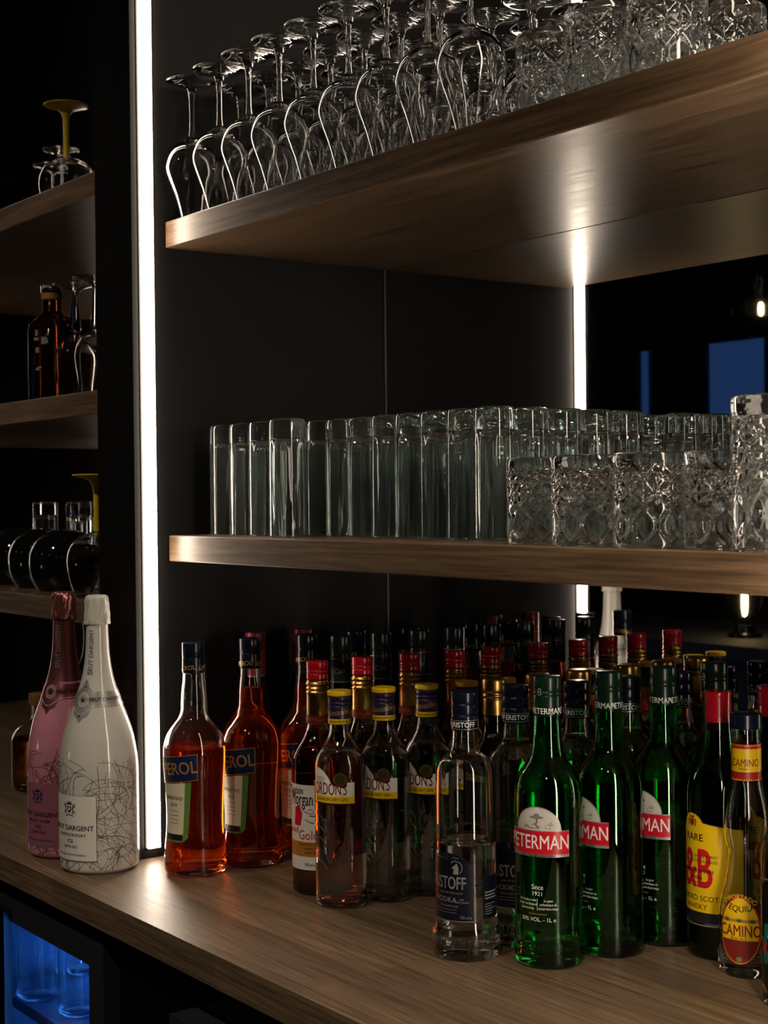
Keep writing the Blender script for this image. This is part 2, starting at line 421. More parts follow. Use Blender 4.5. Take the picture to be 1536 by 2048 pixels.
shelf(XP+.0012, -.7062, ZM, 'brown oak middle shelf carrying the tall upturned tumblers')
ZL = [Z0+.9435, Z0+.618, Z0+.3015]
for z, l in zip(ZL, ('brown oak shelf top of the left bay, under the upper yellow-stemmed glass', 'brown oak middle shelf of the left bay, under the square whisky bottle',
                     'brown oak lowest shelf of the left bay, behind the two sparkling wine bottles')):
    shelf(-3.5085, -1.9635, z, l)

# ------------------------------------------------------------------ base units
XF = -1.725
def fridge():
    t = thing('bar_fridge', 'dark-framed bar fridge glowing blue under the left end of the worktop', 'fridge', (0, 0, 0))
    x0, x1, y0, z1 = -2.36, XF, .83, Z0-.064; zb = .12
    b = bmesh.new(); w = .025
    yb = 1.33; yf = y0+.03
    box(b, x0, x0+w, yf, yb, zb, z1); box(b, x1-w, x1, yf, yb, zb, z1); box(b, x0+w, x1-w, yb-w, yb, zb, z1)
    box(b, x0+w, x1-w, yf, yb-w, z1-.02, z1); box(b, x0+w, x1-w, yf, yb-w, zb, zb+w)
    obj('cabinet', b, [M['fridge_in']], t)
    b = bmesh.new(); fx = .043
    box(b, x0+.002, x0+fx, y0, yf-.001, zb, z1); box(b, x1-fx, x1-.001, y0, yf-.001, zb, z1)
    box(b, x0+fx, x1-fx, y0, yf-.001, z1-.037, z1); box(b, x0+fx, x1-fx, y0, yf-.001, zb, zb+.05)
    d = obj('door', b, M['frame'], t)
    b = bmesh.new(); box(b, x0+fx, x1-fx, y0+.012, y0+.016, zb+.05, z1-.037); obj('pane', b, M['pane'], d)
    b = bmesh.new(); box(b, x0+fx-.02, -2.015, y0-.012, y0-.0005, zb+.1, z1-.02); obj('pane_cover', b, M['black'], d, bevel=.003)  # black panel covering the left part of the pane
    b = bmesh.new(); zs = Z0-.262
    box(b, x0+w+.002, x1-w-.002, yf+.03, yb-w-.02, zs, zs+.004)
    for k in range(2): box(b, x0+w+.002, x1-w-.002, yf+.024+k*.44, yf+.030+k*.44, zs-.004, zs+.012)
    obj('shelf', b, M['fridge_in'], t)
    for zz in (z1-.03,):
        b = bmesh.new(); box(b, x0+w+.01, x1-w-.01, yb-.06, yb-.05, zz-.012, zz); obj('lamp', b, M['blueled'], t)
    b = bmesh.new(); box(b, x1-w-.012, x1-w-.004, yf+.02, yf+.03, zb+.1, z1-.06); obj('lamp', b, M['blueled'], t)
    return zs+.0045
zfr = fridge()
def fridge_bottle(x, y, label, h=.115, r=.031):
    pr = cr([(r*.86, 0), (r, .004), (r, .012), (r, h*.55), (r*.86, h*.72), (r*.45, h*.88), (r*.38, h*.97), (r*.38, h)])
    t = thing('mixer_bottle', label, 'bottle', (x, y, zfr), 0, 'bottles inside the fridge')
    obj('glass', shell(pr, .002, .005, 32), M['glass_b'], t)
    b = lathe([(0, h-.001), (r*.42, h-.002), (r*.44, h+.008), (0, h+.009)], 24); obj('cap', b, M['chrome'], t)
fridge_bottle(-2.145, .925, 'clear glass bottle inside the fridge, left of the front pair', .215, .034)
fridge_bottle(-2.040, .942, 'clear glass bottle inside the fridge, right of the front pair', .20, .030)
fridge_bottle(-2.22, 1.03, 'clear glass bottle inside the fridge, behind the front pair', .21, .034)
fridge_bottle(-2.08, 1.08, 'clear glass bottle inside the fridge, deep at the right', .21, .034)
b = bmesh.new(); box(b, XF+.004, -1.30+.0, .85, 1.38, .1, Z0-.037)
tag(obj('base_cabinet', b, M['black'], bevel=.002), 'black base cabinet under the worktop, right of the fridge', 'cabinet')
b = bmesh.new(); box(b, -1.296, .65, .85, 1.38, .1, Z0-.037)
tag(obj('base_cabinet', b, M['black'], bevel=.002), 'black base cabinet under the right half of the worktop', 'cabinet')
b = bmesh.new(); box(b, -3.85, -2.364, .85, 1.38, .1, Z0-.037)
tag(obj('base_cabinet', b, M['black'], bevel=.002), 'black base cabinet under the worktop, left of the fridge', 'cabinet')
b = bmesh.new(); box(b, -3.85, .65, .90, 1.38, 0, .098); tag(obj('plinth', b, M['black']), kind='structure'); bpy.data.objects['plinth'].name = 'trim_1'
t = thing('ice_bin', 'black rounded bin with small metal dots hanging before the cabinet under the worktop', 'bin', (-1.392, .8305, .1))
b = bmesh.new(); box(b, -.13, .13, -.018, .018, .2, Z0-.1-.093); obj('housing', b, M['frame'], t, bevel=.012, segs=4)
b = bmesh.new(); box(b, -.107, .107, -.0200, -.0178, .24, Z0-.1-.115); obj('front_panel', b, M['black'], t, bevel=.0006)
for i in range(4):
    b = lathe([(0, 0), (.0018, 0), (.0014, .0010), (0, .0012)], 12)
    o = obj('stud', b, M['chrome'], t, (-.110+.004*(i % 2), -.0205, Z0-.1-.118-.010*i)); o.rotation_euler = (math.pi/2, 0, 0)

# ------------------------------------------------------------------ room lamps and front bar (seen in the mirror)
t = thing('bar_counter', 'dark front bar counter across from the shelves, seen in the mirror', 'counter', (-2.9, -.62, 0))
b = bmesh.new(); box(b, -1.7, 1.7, -.25, .22, 0, .97); obj('body', b, M['wall'], t)
b = bmesh.new(); box(b, -1.75, 1.75, -.32, .28, .97, 1.01); obj('counter_top', b, M['wall'], t, bevel=.003)
def pendant(x, y, z, label, first=[None]):
    if first[0] is None:
        t = thing('pendant_lamp', label, 'lamp', (x, y, z), 0, 'globe pendant lamps')
        obj('bulb', lathe(cr([(0, -.019), (.004, -.017), (.006, -.008), (.006, .008), (.004, .016), (0, .018)]), 16), M['bulb'], t)
        obj('globe', lathe(cr([(0, -.085), (.05, -.072), (.083, -.02), (.083, .02), (.052, .07), (.022, .084)]), 32), M['pane'], t)
        obj('socket', lathe([(0, .03), (.014, .03), (.016, .05), (.022, .078), (.024, .09), (.012, .12), (0, .125)], 20), M['black'], t)
        obj('cord', lathe([(0, .12), (.0025, .12), (.0025, 2.745-z), (0, 2.745-z)], 8), M['black'], t)
        first[0] = t
    else: dup(first[0], (x, y, z), 0, label)
zp = 1.945
for x, l in ((-2.89, 'glass globe pendant lamp reflected at the right edge of the mirror'), (-3.9, 'glass globe pendant lamp over the far end of the front bar'),
             (-1.9, 'glass globe pendant lamp over the near end of the front bar'), (-.9, 'glass globe pendant lamp next to the camera side of the bar'),
             (.3, 'glass globe pendant lamp at the right end of the bar')):
    pendant(x, -.76, zp, l)
t = thing('globe_lamp', 'small globe table lamp on the front bar, mirrored at lower right', 'lamp', (-2.79, -.56, 1.011))
obj('base', lathe(cr([(0, 0), (.045, 0), (.045, .008), (.03, .014), (.024, .03), (0, .03)]), 28), M['black'], t)
obj('globe', lathe(cr([(.024, .028), (.05, .036), (.082, .07), (.088, .11), (.07, .155), (.03, .183), (0, .187)]), 36), M['pane'], t)
obj('bulb', lathe(cr([(0, .055), (.005, .06), (.0075, .08), (.0075, .12), (.005, .135), (0, .138)]), 14), M['bulb'], t)

# fill spotlights added out of view to brighten the labels and worktop
def spot(x, y, label, power, tx, ty, tz, first=[None]):
    loc = Vector((x, y, 2.70))
    if first[0] is None:
        t = thing('fill_spotlight', label, 'spotlight', loc, 0, 'added fill spotlights out of view')
        obj('housing', lathe([(0, .049), (.045, .049), (.045, 0), (.038, 0), (.036, .02), (0, .022)], 28), M['black'], t)
        first[0] = t
    else: t = dup(first[0], loc, 0, label)
    l = bpy.data.lights.new('fill_spot', 'SPOT'); l.energy = power; l.color = (1, .84, .66); l.shadow_soft_size = .03
    l.spot_size = math.radians(66 if x < -1.5 else 48); l.spot_blend = 1.0
    o = bpy.data.objects.new('fill_spot', l); COL.objects.link(o); o.location = (x, y, 2.69)
    o.rotation_euler = (Vector((tx, ty, tz))-Vector((x, y, 2.69))).to_track_quat('-Z', 'Y').to_euler()
SPOT = 34
spot(-1.9, -.35, 'added unseen fill spotlight above the aisle facing the sparkling wines', SPOT, -2.4, 1.0, 1.15)
spot(-.95, -.35, 'added unseen fill spotlight above the aisle facing the gin bottles', SPOT, -1.35, 1.0, .86)
spot(.1, -.35, 'added unseen fill spotlight above the aisle at the right end', SPOT*1.3, -.75, .95, .80)

# ------------------------------------------------------------------ glassware
def wine_glass(sc=1.0, stem='glass'):
    t = thing('wine_glass', '', 'wine glass', (0, 0, 0))
    def s(p): return [(a*sc, c*sc) for a, c in p]
    bo = cr(s([(.0170, 0), (.0188, .008), (.0245, .028), (.0318, .048), (.0368, .065), (.0358, .077), (.0305, .091), (.0205, .101), (.0100, .107), (.0046, .112)]), 4)
    bi = cr(s([(.0163, 0), (.0181, .008), (.0238, .028), (.0311, .048), (.0360, .065), (.0350, .0765), (.0297, .0895), (.0197, .0987), (.009, .1030), (0, .1038)]), 4)
    obj('bowl', lathe(bi[::-1]+bo+[(0, .112*sc)], 40), M['glass'], t)
    st = cr(s([(.0046, .1121), (.0036, .121), (.0033, .14), (.0036, .158), (.0048, .170), (.0075, .1765)]), 4)
    obj('stem', lathe([(0, .1121*sc)]+st+[(0, .1765*sc)], 20), M[stem], t)
    ft = cr(s([(.0075, .1766), (.014, .1795), (.026, .1825), (.0345, .1845), (.0352, .1858), (.0345, .187), (.03, .1868), (.012, .1855)]), 3)
    obj('foot', lathe([(0, .1766*sc)]+ft+[(0, .185*sc)], 40), M[stem], t)
    return t
wg = wine_glass(); spots = []; labs = []
rows = [1.018, 1.0945, 1.171, 1.2475, 1.324]
rn = ['front row', 'second row', 'third row', 'fourth row', 'back row against the mirror']
for k, y in enumerate(rows):
    n = {0: 9, 1: 7, 2: 8, 3: 8, 4: 7}[k]
    for i in range(n):
        if k == 4 and i < 1: continue
        x = -1.812+.0742*i
        jx, jy = random.uniform(-.0002, .0002), random.uniform(-.0008, .0008)
        if i == 0: jx = .0004
        spots.append((x+jx, y+jy, ZUT, random.uniform(0, 6)))
        labs.append('clear upturned wine glass on upper shelf, %s, %s from left' % (rn[k], ORD[i]))
put(wg, spots, labs, 'upturned wine glasses on the upper shelf')

def tall_tumbler():
    r = .0238; h = .150
    out = [(r-.0012, .0002), (r, .0014), (r, .03), (r, .08), (r, .126), (r, h-.006), (r-.0012, h-.002), (r-.004, h), (r-.010, h), (r-.013, h-.0015), (0, h-.0015)]
    ins = [(0, .1255), (r-.0105, .1255), (r-.0055, .124), (r-.0036, .119), (r-.0030, .108), (r-.0026, .08), (r-.0023, .03), (r-.0022, .001)]
    b = lathe(ins+out, 48, lambda rr, z, a: rr if (rr > r-.0021 or rr < .012 or z < .002) else rr-.0011*abs(math.sin(5*a))**.7)
    return obj('tall_tumbler', b, M['tall'])
tt = tall_tumbler(); tag(tt, '', 'tumbler')
spots = []; labs = []
for i, (x, y) in enumerate(((-1.799, 1.060), (-1.750, 1.061), (-1.695, 1.058), (-1.622, 1.044))):
    spots.append((x, y, ZMT, random.uniform(0, 6)))
    labs.append('tall clear upturned tumbler at the left end of the middle shelf, %s from the left' % ORD[i])
rt = ['front row', 'second row', 'third row', 'fourth row', 'back row']
for k in range(5):
    for i in range(8):
        x = -1.643+.0494*i; y = 1.113+.0515*k
        spots.append((x+random.uniform(-.001, .001), y+random.uniform(-.001, .001), ZMT, random.uniform(0, 6)))
        labs.append('tall clear upturned tumbler in the middle-shelf block, %s, %s from the left' % (rt[k], ORD[i]))
put(tt, spots, labs, 'tall upturned tumblers on the middle shelf')

def cut_tumbler(r, h, n=9, taper=.0):
    """inverted tumbler with a band of cut diamonds, a cross in each, and long leaves below"""
    zb0, zb1 = h*.42, h*.90; seg = 144; nz = 56
    p = 2*math.pi*r/n; 
    def fn(rr, z, a):
        if rr < r*.93 or z < .003 or z > h-.004: return rr
        u = a*r/p; v = z/p; d = 0
        if zb0 < z < zb1:
            for q in (u+v, u-v):
                fq = abs((q % 1)-.5); d = max(d, max(0, 1-(.5-fq)/.12))
            cu = ((u+v) % 1)-.5; cv = ((u-v) % 1)-.5
            hx, hy = abs(cu+cv)/2, abs(cu-cv)/2
            if max(abs(cu), abs(cv)) < .36: d = max(d, .55*max(0, 1-min(hx, hy)/.055))
            e = min((z-zb0)/.006, (zb1-z)/.004, 1); d *= e
        elif z <= zb0:
            t = z/zb0; w = .5*math.sin(math.pi*min(1, max(0, (t-.12)/.88)))
            fu = abs((u % 1)-.5)
            if t > .12: d = max(0, 1-abs(fu-w*.9)/.10)*.8*min(1, (1-t)/.1+.3)
        return rr-d*.0023
    out = [(r-.001, .0002), (r, .0014)]+[(r, .002+(h-.006)*k/nz) for k in range(1, nz+1)]+[(r-.001, h-.0012), (r-.004, h), (r-.010, h), (r-.014, h-.002), (0, h-.002)]
    ins = [(0, h-.016), (r-.012, h-.016), (r-.0062, h-.019), (r-.0042, h-.026), (r-.0038, h*.4), (r-.0036, .001)]
    return lathe(ins+out, seg, fn)
ct = obj('cut_tumbler', cut_tumbler(.0375, .091), M['cut']); tag(ct, '', 'tumbler')
sp = [(-1.147, 1.066, ZUT, .2), (-1.060, 1.052, ZUT, 1.0), (-.979, 1.056, ZUT, 2.1), (-.988, 1.150, ZUT, .6), (-1.078, 1.142, ZUT, .6), (-1.158, 1.158, ZUT, .6)]
lb = ['diamond-cut upturned tumbler on the upper shelf, right beside the front wine glasses', 'diamond-cut upturned tumbler on the upper shelf, middle one of the front three',
      'diamond-cut upturned tumbler on the upper shelf, tallest in view at the top edge', 'diamond-cut upturned tumbler on the upper shelf, furthest right, partly behind the shelf edge',
      'diamond-cut upturned tumbler on the upper shelf, behind the middle front one', 'diamond-cut upturned tumbler on the upper shelf, behind the leftmost cut one']
put(ct, sp, lb, 'cut tumblers on the upper shelf')
cs = ct.copy(); COL.objects.link(cs); 
sp = [(-1.164, 1.062, ZMT, .5), (-1.070, 1.038, ZMT, 1.3), (-.984, 1.036, ZMT, .9), (-.9105, 1.052, ZMT, 1.8)]
lb = ['short diamond-cut upturned tumbler on the middle shelf, touching the tall tumblers', 'short diamond-cut upturned tumbler on the middle shelf, second from the tall tumblers',
      'short diamond-cut upturned tumbler on the middle shelf, third from the tall tumblers', 'short diamond-cut upturned tumbler on the middle shelf, half behind the tall cut glass']
put(cs, [(a, c, d-.0000, e) for a, c, d, e in sp], lb, 'short cut tumblers on the middle shelf')
for o in [o for o in COL.objects if o.get('group') == 'short cut tumblers on the middle shelf']: o.scale = (.98, .98, .97)
hc = obj('cut_highball', cut_tumbler(.0365, .1325, 8), M['cut'], None, (-.838, 1.0315, ZMT))
tag(hc, 'tall diamond-cut upturned highball glass at the right edge of the middle shelf', 'tumbler')

# ------------------------------------------------------------------ bottles: builders
def sparkling(kind):
    pk = kind == 'pink'
    lq, foil, neck = (M['pink_lq'], M['foil_p'], M['foil_pn']) if pk else (M['white_lq'], M['foil_w'], M['white_lq'])
    t = thing('sparkling_wine_bottle', '', 'bottle', (0, 0, 0))
    pr = cr([(.0485, 0), (.0485, 0), (.0535, .004), (.0545, .012), (.0545, .10), (.0540, .14), (.0510, .163), (.0465, .183), (.0360, .212), (.0250, .2395), (.0190, .2635), (.0158, .290), (.0146, .322), (.0146, .330)], 5)
    pr = [(r*.963 if r > .03 else r, z) for r, z in pr]
    R = radius_of(pr)
    obj('body', lathe([(0, .004), (.03, .003)]+pr+[(0, .330)], 64), lq, t)
    if pk:
        p2 = [(r+.0003, z) for r, z in pr if z > .238]
        obj('neck_foil', lathe([(p2[0][0]-.001, p2[0][1])]+p2, 48), neck, t)
    cp = cr([(.0155, .3235), (.0172, .325), (.0168, .335), (.0158, .350), (.0152, .3585), (.0125, .3622), (.006, .3630), (0, .3630)], 5)
    rnd = random.Random(3); ph = [rnd.uniform(0, 6) for _ in range(8)]
    fn = lambda rr, z, a: rr if rr < .004 else rr+.00035*math.sin(9*a+ph[0]+70*z)+.00035*math.sin(14*a-190*z+ph[1])+.0003*math.sin(23*a+310*z+ph[2])+(.0008*math.sin(5*a+ph[3]) if z < .328 else 0)
    obj('foil_cap', lathe([(0, .3232)]+cp, 72, fn), foil, t)
    # collar with a round crest
    band = M['foil_pn'] if pk else M['silver']; ink = M['ink']
    c = Print(R)
    zc = .226; w = math.pi*.029
    c.rect(-w, w, .2165, .2365, band, .0004)
    x0 = .003
    c.shape([(x0, .2525), (x0+.0035, .249), (x0+.006, .243), (x0+.0125, .238), (x0+.0135, .226), (x0+.0115, .213), (x0+.009, .206), (x0+.003, .202), (x0, .1965),
             (x0-.003, .202), (x0-.009, .206), (x0-.0115, .213), (x0-.0135, .226), (x0-.0125, .238), (x0-.006, .243), (x0-.0035, .249)], band, .0006)
    c.line([(-w*.98+i*.004, .2185-.0009*math.exp(-((-w*.98+i*.004-x0)/.012)**2)*12) for i in range(46)], .0007, M['foil_w'], .0008)
    c.ell(x0, .2265, .0088, .0092, M['foil_w'] if not pk else M['pink_lq'], .0009); c.ell(x0, .2265, .0074, .0078, band, .0010)
    c.ell(x0, .2255, .0018, .0026, ink, .0012); c.ell(x0, .2055, .0012, .0014, ink, .0012); c.ell(x0, .2425, .0011, .0014, ink, .0012)
    for a in range(0, 360, 24):
        c.ell(x0+.0058*math.cos(math.radians(a)), .2265+.0060*math.sin(math.radians(a)), .0009, .0009, M['foil_w'], .0012, n=6)
    c.text('BRUT DARGENT', .036, .2265, .0048, ink, .0008, .01)
    c.build('collar_label', t, 'grey collar label with a round crest')
    n = Print(R)
    n.text('BRUT DARGENT', .0045, .288, .0066, M['silver'] if pk else M['greyink'], .0008, .015, rot=90, sx=.9)
    n.build('neck_lettering', t)
    # scribbled lines over the lower body
    s = Print(R); rnd = random.Random(11 if pk else 5)
    for i in range(380):
        cx, cz = rnd.uniform(-.17, .17), rnd.choice((rnd.uniform(.0, .03), rnd.uniform(.02, .12), rnd.uniform(.09, .135)))
        ra, rb = rnd.uniform(.015, .06), rnd.uniform(.006, .04); a0 = rnd.uniform(0, 6.28); da = rnd.uniform(.8, 2.6); th = rnd.uniform(0, 3.1); pts = []
        for k in range(15):
            a = a0+da*k/14; px, pz = ra*math.cos(a), rb*math.sin(a)
            q = (cx+px*math.cos(th)-pz*math.sin(th), cz+px*math.sin(th)+pz*math.cos(th))
            if .003 < q[1] < .150: pts.append(q)
            elif len(pts) > 2: break
            else: pts = []
        if len(pts) > 2: s.line(pts, .00058, M['scribp'] if pk else M['scrib'], .0003)
    s.build('scribble_pattern', t)
    # front label
    l = Print(R); pm = M['pinkpaper'] if pk else M['paper']; hw = .038
    l.rect(-hw, hw, .0165, .1035, M['greyink'], .0005); l.rect(-hw+.0006, hw-.0006, .0185, .1030, pm, .0007)
    # crest: shield, crown, two supporters
    x, z = -.001, .085; ci = M['bluelab'] if pk else ink; e = .0010
    l.shape([(x-.0035, z+.004), (x+.0035, z+.004), (x+.0035, z-.001), (x, z-.0055), (x-.0035, z-.001)], ci, e)
    l.shape([(x-.004, z+.006), (x-.0045, z+.0105), (x-.002, z+.008), (x, z+.0115), (x+.002, z+.008), (x+.0045, z+.0105), (x+.004, z+.006)], ci, e)
    l.ell(x, z+.0008, .0018, .0022, pm, e+.0002)
    for sg in (-1, 1):
        l.line([(x+sg*.0048, z-.006), (x+sg*.0068, z-.003), (x+sg*.0055, z+.001), (x+sg*.0072, z+.004), (x+sg*.0058, z+.007)], .0016, ci, e)
        l.line([(x+sg*.0068, z+.002), (x+sg*.0095, z+.0045), (x+sg*.0085, z+.0085)], .0011, ci, e)
        l.line([(x+sg*.006, z-.004), (x+sg*.009, z-.002), (x+sg*.0098, z-.006)], .0010, ci, e)
    l.line([(x-.007, z-.0085), (x, z-.0072), (x+.007, z-.0085)], .0012, ci, e)
    l.text('BRUT DARGENT', 0, .0605, .0068, ink, e, .022, sx=1.0)
    l.text('PINOT NOIR' if pk else 'CHARDONNAY', 0, .0515, .0044, ink, e, .008, sx=1.15)
    l.text('ICE', 0, .0435, .0052, ink, e, .008); l.text('DEMI-SEC', 0, .0362, .0036, ink, e, .006, sx=1.2)
    l.text('METHODE TRADITIONNELLE', 0, .0255, .0026, ink, e, .004, sx=1.05)
    l.build('front_label', t, 'rose label with dark lettering' if pk else 'cream label with black crest and lettering')
    return t
sw = sparkling('white'); put(sw, [(-1.855, .8890, Tz, math.radians(19))], ['white lacquered sparkling wine bottle with a cream label beside the light strip'])
sp_ = sparkling('pink'); put(sp_, [(-1.9625, .8905, Tz, math.radians(20))], ['pink lacquered sparkling wine bottle with rose foil, left of the white one'])

def aperitif(level, name):
    t = thing('aperitif_bottle', '', 'bottle', (0, 0, 0))
    pr = cr([(.0365, 0), (.0365, 0), (.0400, .004), (.0408, .012), (.0402, .030), (.0382, .052), (.0374, .070), (.0380, .10), (.0398, .135), (.0406, .155), (.0398, .168), (.0352, .182), (.0275, .1935), (.0205, .203), (.0172, .213), (.0170, .224), (.0158, .240), (.0144, .252), (.0138, .268), (.0138, .285)], 5)
    R = radius_of(pr)
    obj('glass', shell(pr, .0022, .010), M['glass_b'], t)
    obj('liquid', liquid(pr, level, .0022, .010), M['orange'], t)
    c = obj('cap', ribs_cap(.0146, .2615, .302, 40, .0004, 0, (.282,)), M['navycap'], t)
    p = Print(lambda z: .0146)
    for a in (0, 2.1, -2.1): p.text('APEROL', .0146*a, .2685, .0062, M['gold'], .0006, .015, rot=6, sx=.9)
    p.build('cap_lettering', c)
    l = Print(R); sl = .008; hw = .0345; z0, z1 = .1190, .1530
    l.rect(-hw, hw, z0, z1, M['gold'], .0003, sl); l.rect(-hw+.0008, hw-.0008, z0+.0008, z1-.0008, M['bluelab'], .0005, sl)
    l.text('APEROL', 0, (z0+z1)/2+.004, .0165, M['gold'], .0008, .022, rot=6.5, sx=.84)
    l.build('brand_label', t, 'blue label with gold letters')
    l = Print(R)
    l.shape([(-.0245, .1195), (.0245, .1245), (.019, .052), (.014, .0475), (.008, .046), (0, .0455), (-.008, .046), (-.014, .0475), (-.019, .052)], M['leaf'], .0003)
    l.shape([(-.0235, .1190), (.0165, .1235), (.0125, .054), (-.0165, .054)], M['cream'], .0005)
    l.shape([(-.0165, .056), (.0125, .056), (.0118, .0485), (-.015, .0485)], M['ink'], .0006)
    l.text('APERITIVO', -.002, .1025, .0046, M['ink'], .0008, .005); l.text('1919', -.002, .0935, .0046, M['ink'], .0008, .005)
    for zz in (.086, .080, .075, .070): l.rect(-.010, .006, zz, zz+.0006, M['greyink'], .0008)
    l.build('lower_label', t, 'pale label with a green border')
    e = Print(R); e.text('APEROL', -.006, .024, .010, M['glass_b'], .0004, .01, ext=.0006); e.build('embossed_lettering', t)
    return t
apX = -1.746
a1 = aperitif(.1655, 'a'); ra = math.radians
put(a1, [(-1.747, .9745, Tz, ra(17))], ['part-empty bright orange aperitif bottle at the front, left of its row'])
a2 = aperitif(.236, 'b')
put(a2, [(-1.745, 1.0595, Tz, ra(17)), (-1.733, 1.143, Tz, ra(12)), (-1.738, 1.2285, Tz, ra(20)), (-1.722, 1.312, Tz, ra(14))],
    ['full orange aperitif bottle right behind the part-empty one', 'full orange aperitif bottle third in its row, behind the spiced rum bottles',
     'orange aperitif bottle fourth in its row, only its cap in view', 'orange aperitif bottle last in its row, against the mirror'])

def rum(level=.2):
    t = thing('rum_bottle', '', 'bottle', (0, 0, 0))
    pr = cr([(.0300, 0), (.0300, 0), (.0328, .004), (.0334, .012), (.0334, .10), (.0334, .155), (.0322, .168), (.0270, .180), (.0195, .191), (.0145, .202), (.0128, .212), (.0126, .235), (.0126, .27)], 5)
    R = radius_of(pr)
    obj('glass', shell(pr, .0022, .010), M['glass_b'], t)
    obj('liquid', liquid(pr, level, .0022, .010), M['rum'], t)
    c = obj('collar', lathe(cr([(.0128, .2085), (.0140, .2092), (.0140, .2092), (.0139, .245), (.0139, .245), (.0146, .2475), (.0132, .250), (.0146, .2525), (.0132, .2552), (.0147, .258), (.0132, .2615), (.0138, .2635)], 3), 40), M['goldfoil'], t)
    p = Print(lambda z: .0140); p.rect(-.0435, .0435, .2092, .2195, M['brown'], .0003)
    for a in (0, 2.1, 4.2): p.text('CAPTAIN MORGAN', .014*a, .2143, .0048, M['ochre'], .0006, .005, sx=.55)
    p.build('band', c)
    obj('cap', ribs_cap(.0138, .2637, .286, 40, .0003, 0, (.271, .2755)), M['redcap'], t)
    l = Print(R); hw = .038
    l.rect(-hw, hw, .0320, .1365, M['paper'], .0003); l.rect(-hw, hw, .0485, .0665, M['ochre'], .0005)
    l.text('Captain', -.016, .129, .0095, M['ink'], .0007, .01, sx=.7); l.text('Morgan', -.0065, .1185, .0165, M['ink'], .0007, .012, sx=.50)
    l.text('Spiced', -.022, .0805, .0085, M['red'], .0007, .0, sx=.8); l.text('Gold', .0035, .0745, .0120, M['red'], .0007, .0, sx=.8)
    for k, s_ in enumerate(('RICH WITH A SMOOTH', 'WARM FINISH', 'SPIRIT DRINK')): l.text(s_, .010, .0632-.005*k, .0030, M['brown'], .0007, .005, sx=.9)
    l.line([(-.004, .106), (.002, .1025), (.008, .1015), (.012, .104), (.008, .1075), (.004, .105)], .0007, M['ink'], .0007)
    l.line([(.000, .094), (.008, .0905), (.016, .0895)], .0009, M['ink'], .0007); l.rect(.006, .020, .0985, .0995, M['ink'], .0007)
    l.shape([(-.016, .108), (-.008, .112), (-.004, .100), (-.007, .086), (-.018, .086)], M['red'], .0006)
    l.text('700 ml e', .006, .0385, .0040, M['ink'], .0007, .01, sx=.75)
    l.build('front_label', t, 'white label with dark and red lettering')
    return t
rm = rum()
put(rm, [(-1.568, 1.050, Tz, ra(26)), (-1.572, 1.122, Tz, ra(20)), (-1.562, 1.190, Tz, ra(20)), (-1.552, 1.258, Tz, ra(15)), (-1.560, 1.327, Tz, ra(15))],
    ['front spiced rum bottle with red and gold cap, its white label in view', 'red-capped rum bottle second in its row, between the first two gin bottles',
     'red-capped rum bottle third in its row, behind the second gin bottle', 'red-capped rum bottle fourth in its row, behind the third gin bottle', 'red-capped rum bottle last in its row, against the mirror'])

def gin():
    t = thing('gin_bottle', '', 'bottle', (0, 0, 0)); yr = .84
    pr = cr([(.0285, 0), (.0285, 0), (.0310, .004), (.0316, .010), (.0316, .08), (.0316, .160), (.0308, .172), (.0265, .184), (.0200, .1935), (.0150, .202), (.0130, .212), (.0127, .225), (.0127, .245)], 5)
    R = radius_of(pr)
    ov = lambda o: setattr(o, 'scale', (1, yr, 1))
    g = obj('glass', shell(pr, .0022, .009), M['glass_b'], t); ov(g)
    q = obj('liquid', liquid(pr, .187, .0022, .009), M['water'], t); ov(q)
    c = obj('cap', ribs_cap(.0137, .2175, .2515, 40, .0003, 0, (.240, .2445)), M['purple'], t)
    d = obj('cap_top', lathe(cr([(.0137, .2516), (.0146, .2522), (.0148, .255), (.0142, .2575), (.012, .258), (0, .258)], 3), 36), M['yellow'], c)
    p = Print(lambda z: .0137); p.rect(-.0428, .0428, .2185, .2245, M['yellow'], .0003); p.text('ALEXANDER & CO', .006, .2214, .0028, M['ink'], .0006, .006)
    for a in (0, 2.1, 4.2): p.text('Alexander', .0137*a+.004, .2325, .0072, M['gold'], .0006, -.01, sx=.72, rot=8)
    p.build('cap_lettering', c)
    l = Print(R, 1, yr); hw = .0285
    top = [(hw, .1510), (.019, .1510), (.0185, .147), (.015, .144), (.0115, .145), (.009, .142), (.0045, .143), (.003, .147), (0, .148)]
    l.shape([(-hw, .1275), (hw, .1265)]+top+[(-.004, .156), (-.011, .1635), (-.018, .167), (-hw, .168)], M['paper'], .0003)
    l.rect(-hw, hw, .1265, .1350, M['yellow'], .0005, -.0005); l.rect(-hw, hw, .1245, .1266, M['purple'], .0004, -.0005)
    l.text("GORDON'S", -.0080, .1425, .0150, M['brown'], .0008, .008, sx=.50, sz=1.0); l.text('LONDON DRY GIN', -.002, .1307, .0036, M['ink'], .0008, .006, sx=1.0)
    for i in range(3): l.rect(-.022, -.010, .156-.0025*i, .1567-.0025*i, M['silver'], .0006)
    l.rect(.0120, .0165, .1365, .1371, M['brown'], .0008)
    l.build('front_label', t, 'white label with yellow strip')
    m = Print(R, 1, yr)
    m.ell(.0105, .1545, .0082, .0082, M['olive'], .0006); m.ell(.0105, .1545, .0060, .0060, M['olive2'], .0008)
    m.build('round_seal', t, 'gold seal on the label')
    e = Print(R, 1, yr); G = M['glass_b']
    for sx_ in (-1, 1):
        for k in range(5):
            z = .04+.014*k; pts = [(sx_*(.003+.004*j+.0007*k*j), z+.011*math.sin(j*.55)+.002*j) for j in range(6)]
            e.line(pts, .0018, G, .0009)
    e.build('embossed_leaves', t)
    return t
gn = gin()
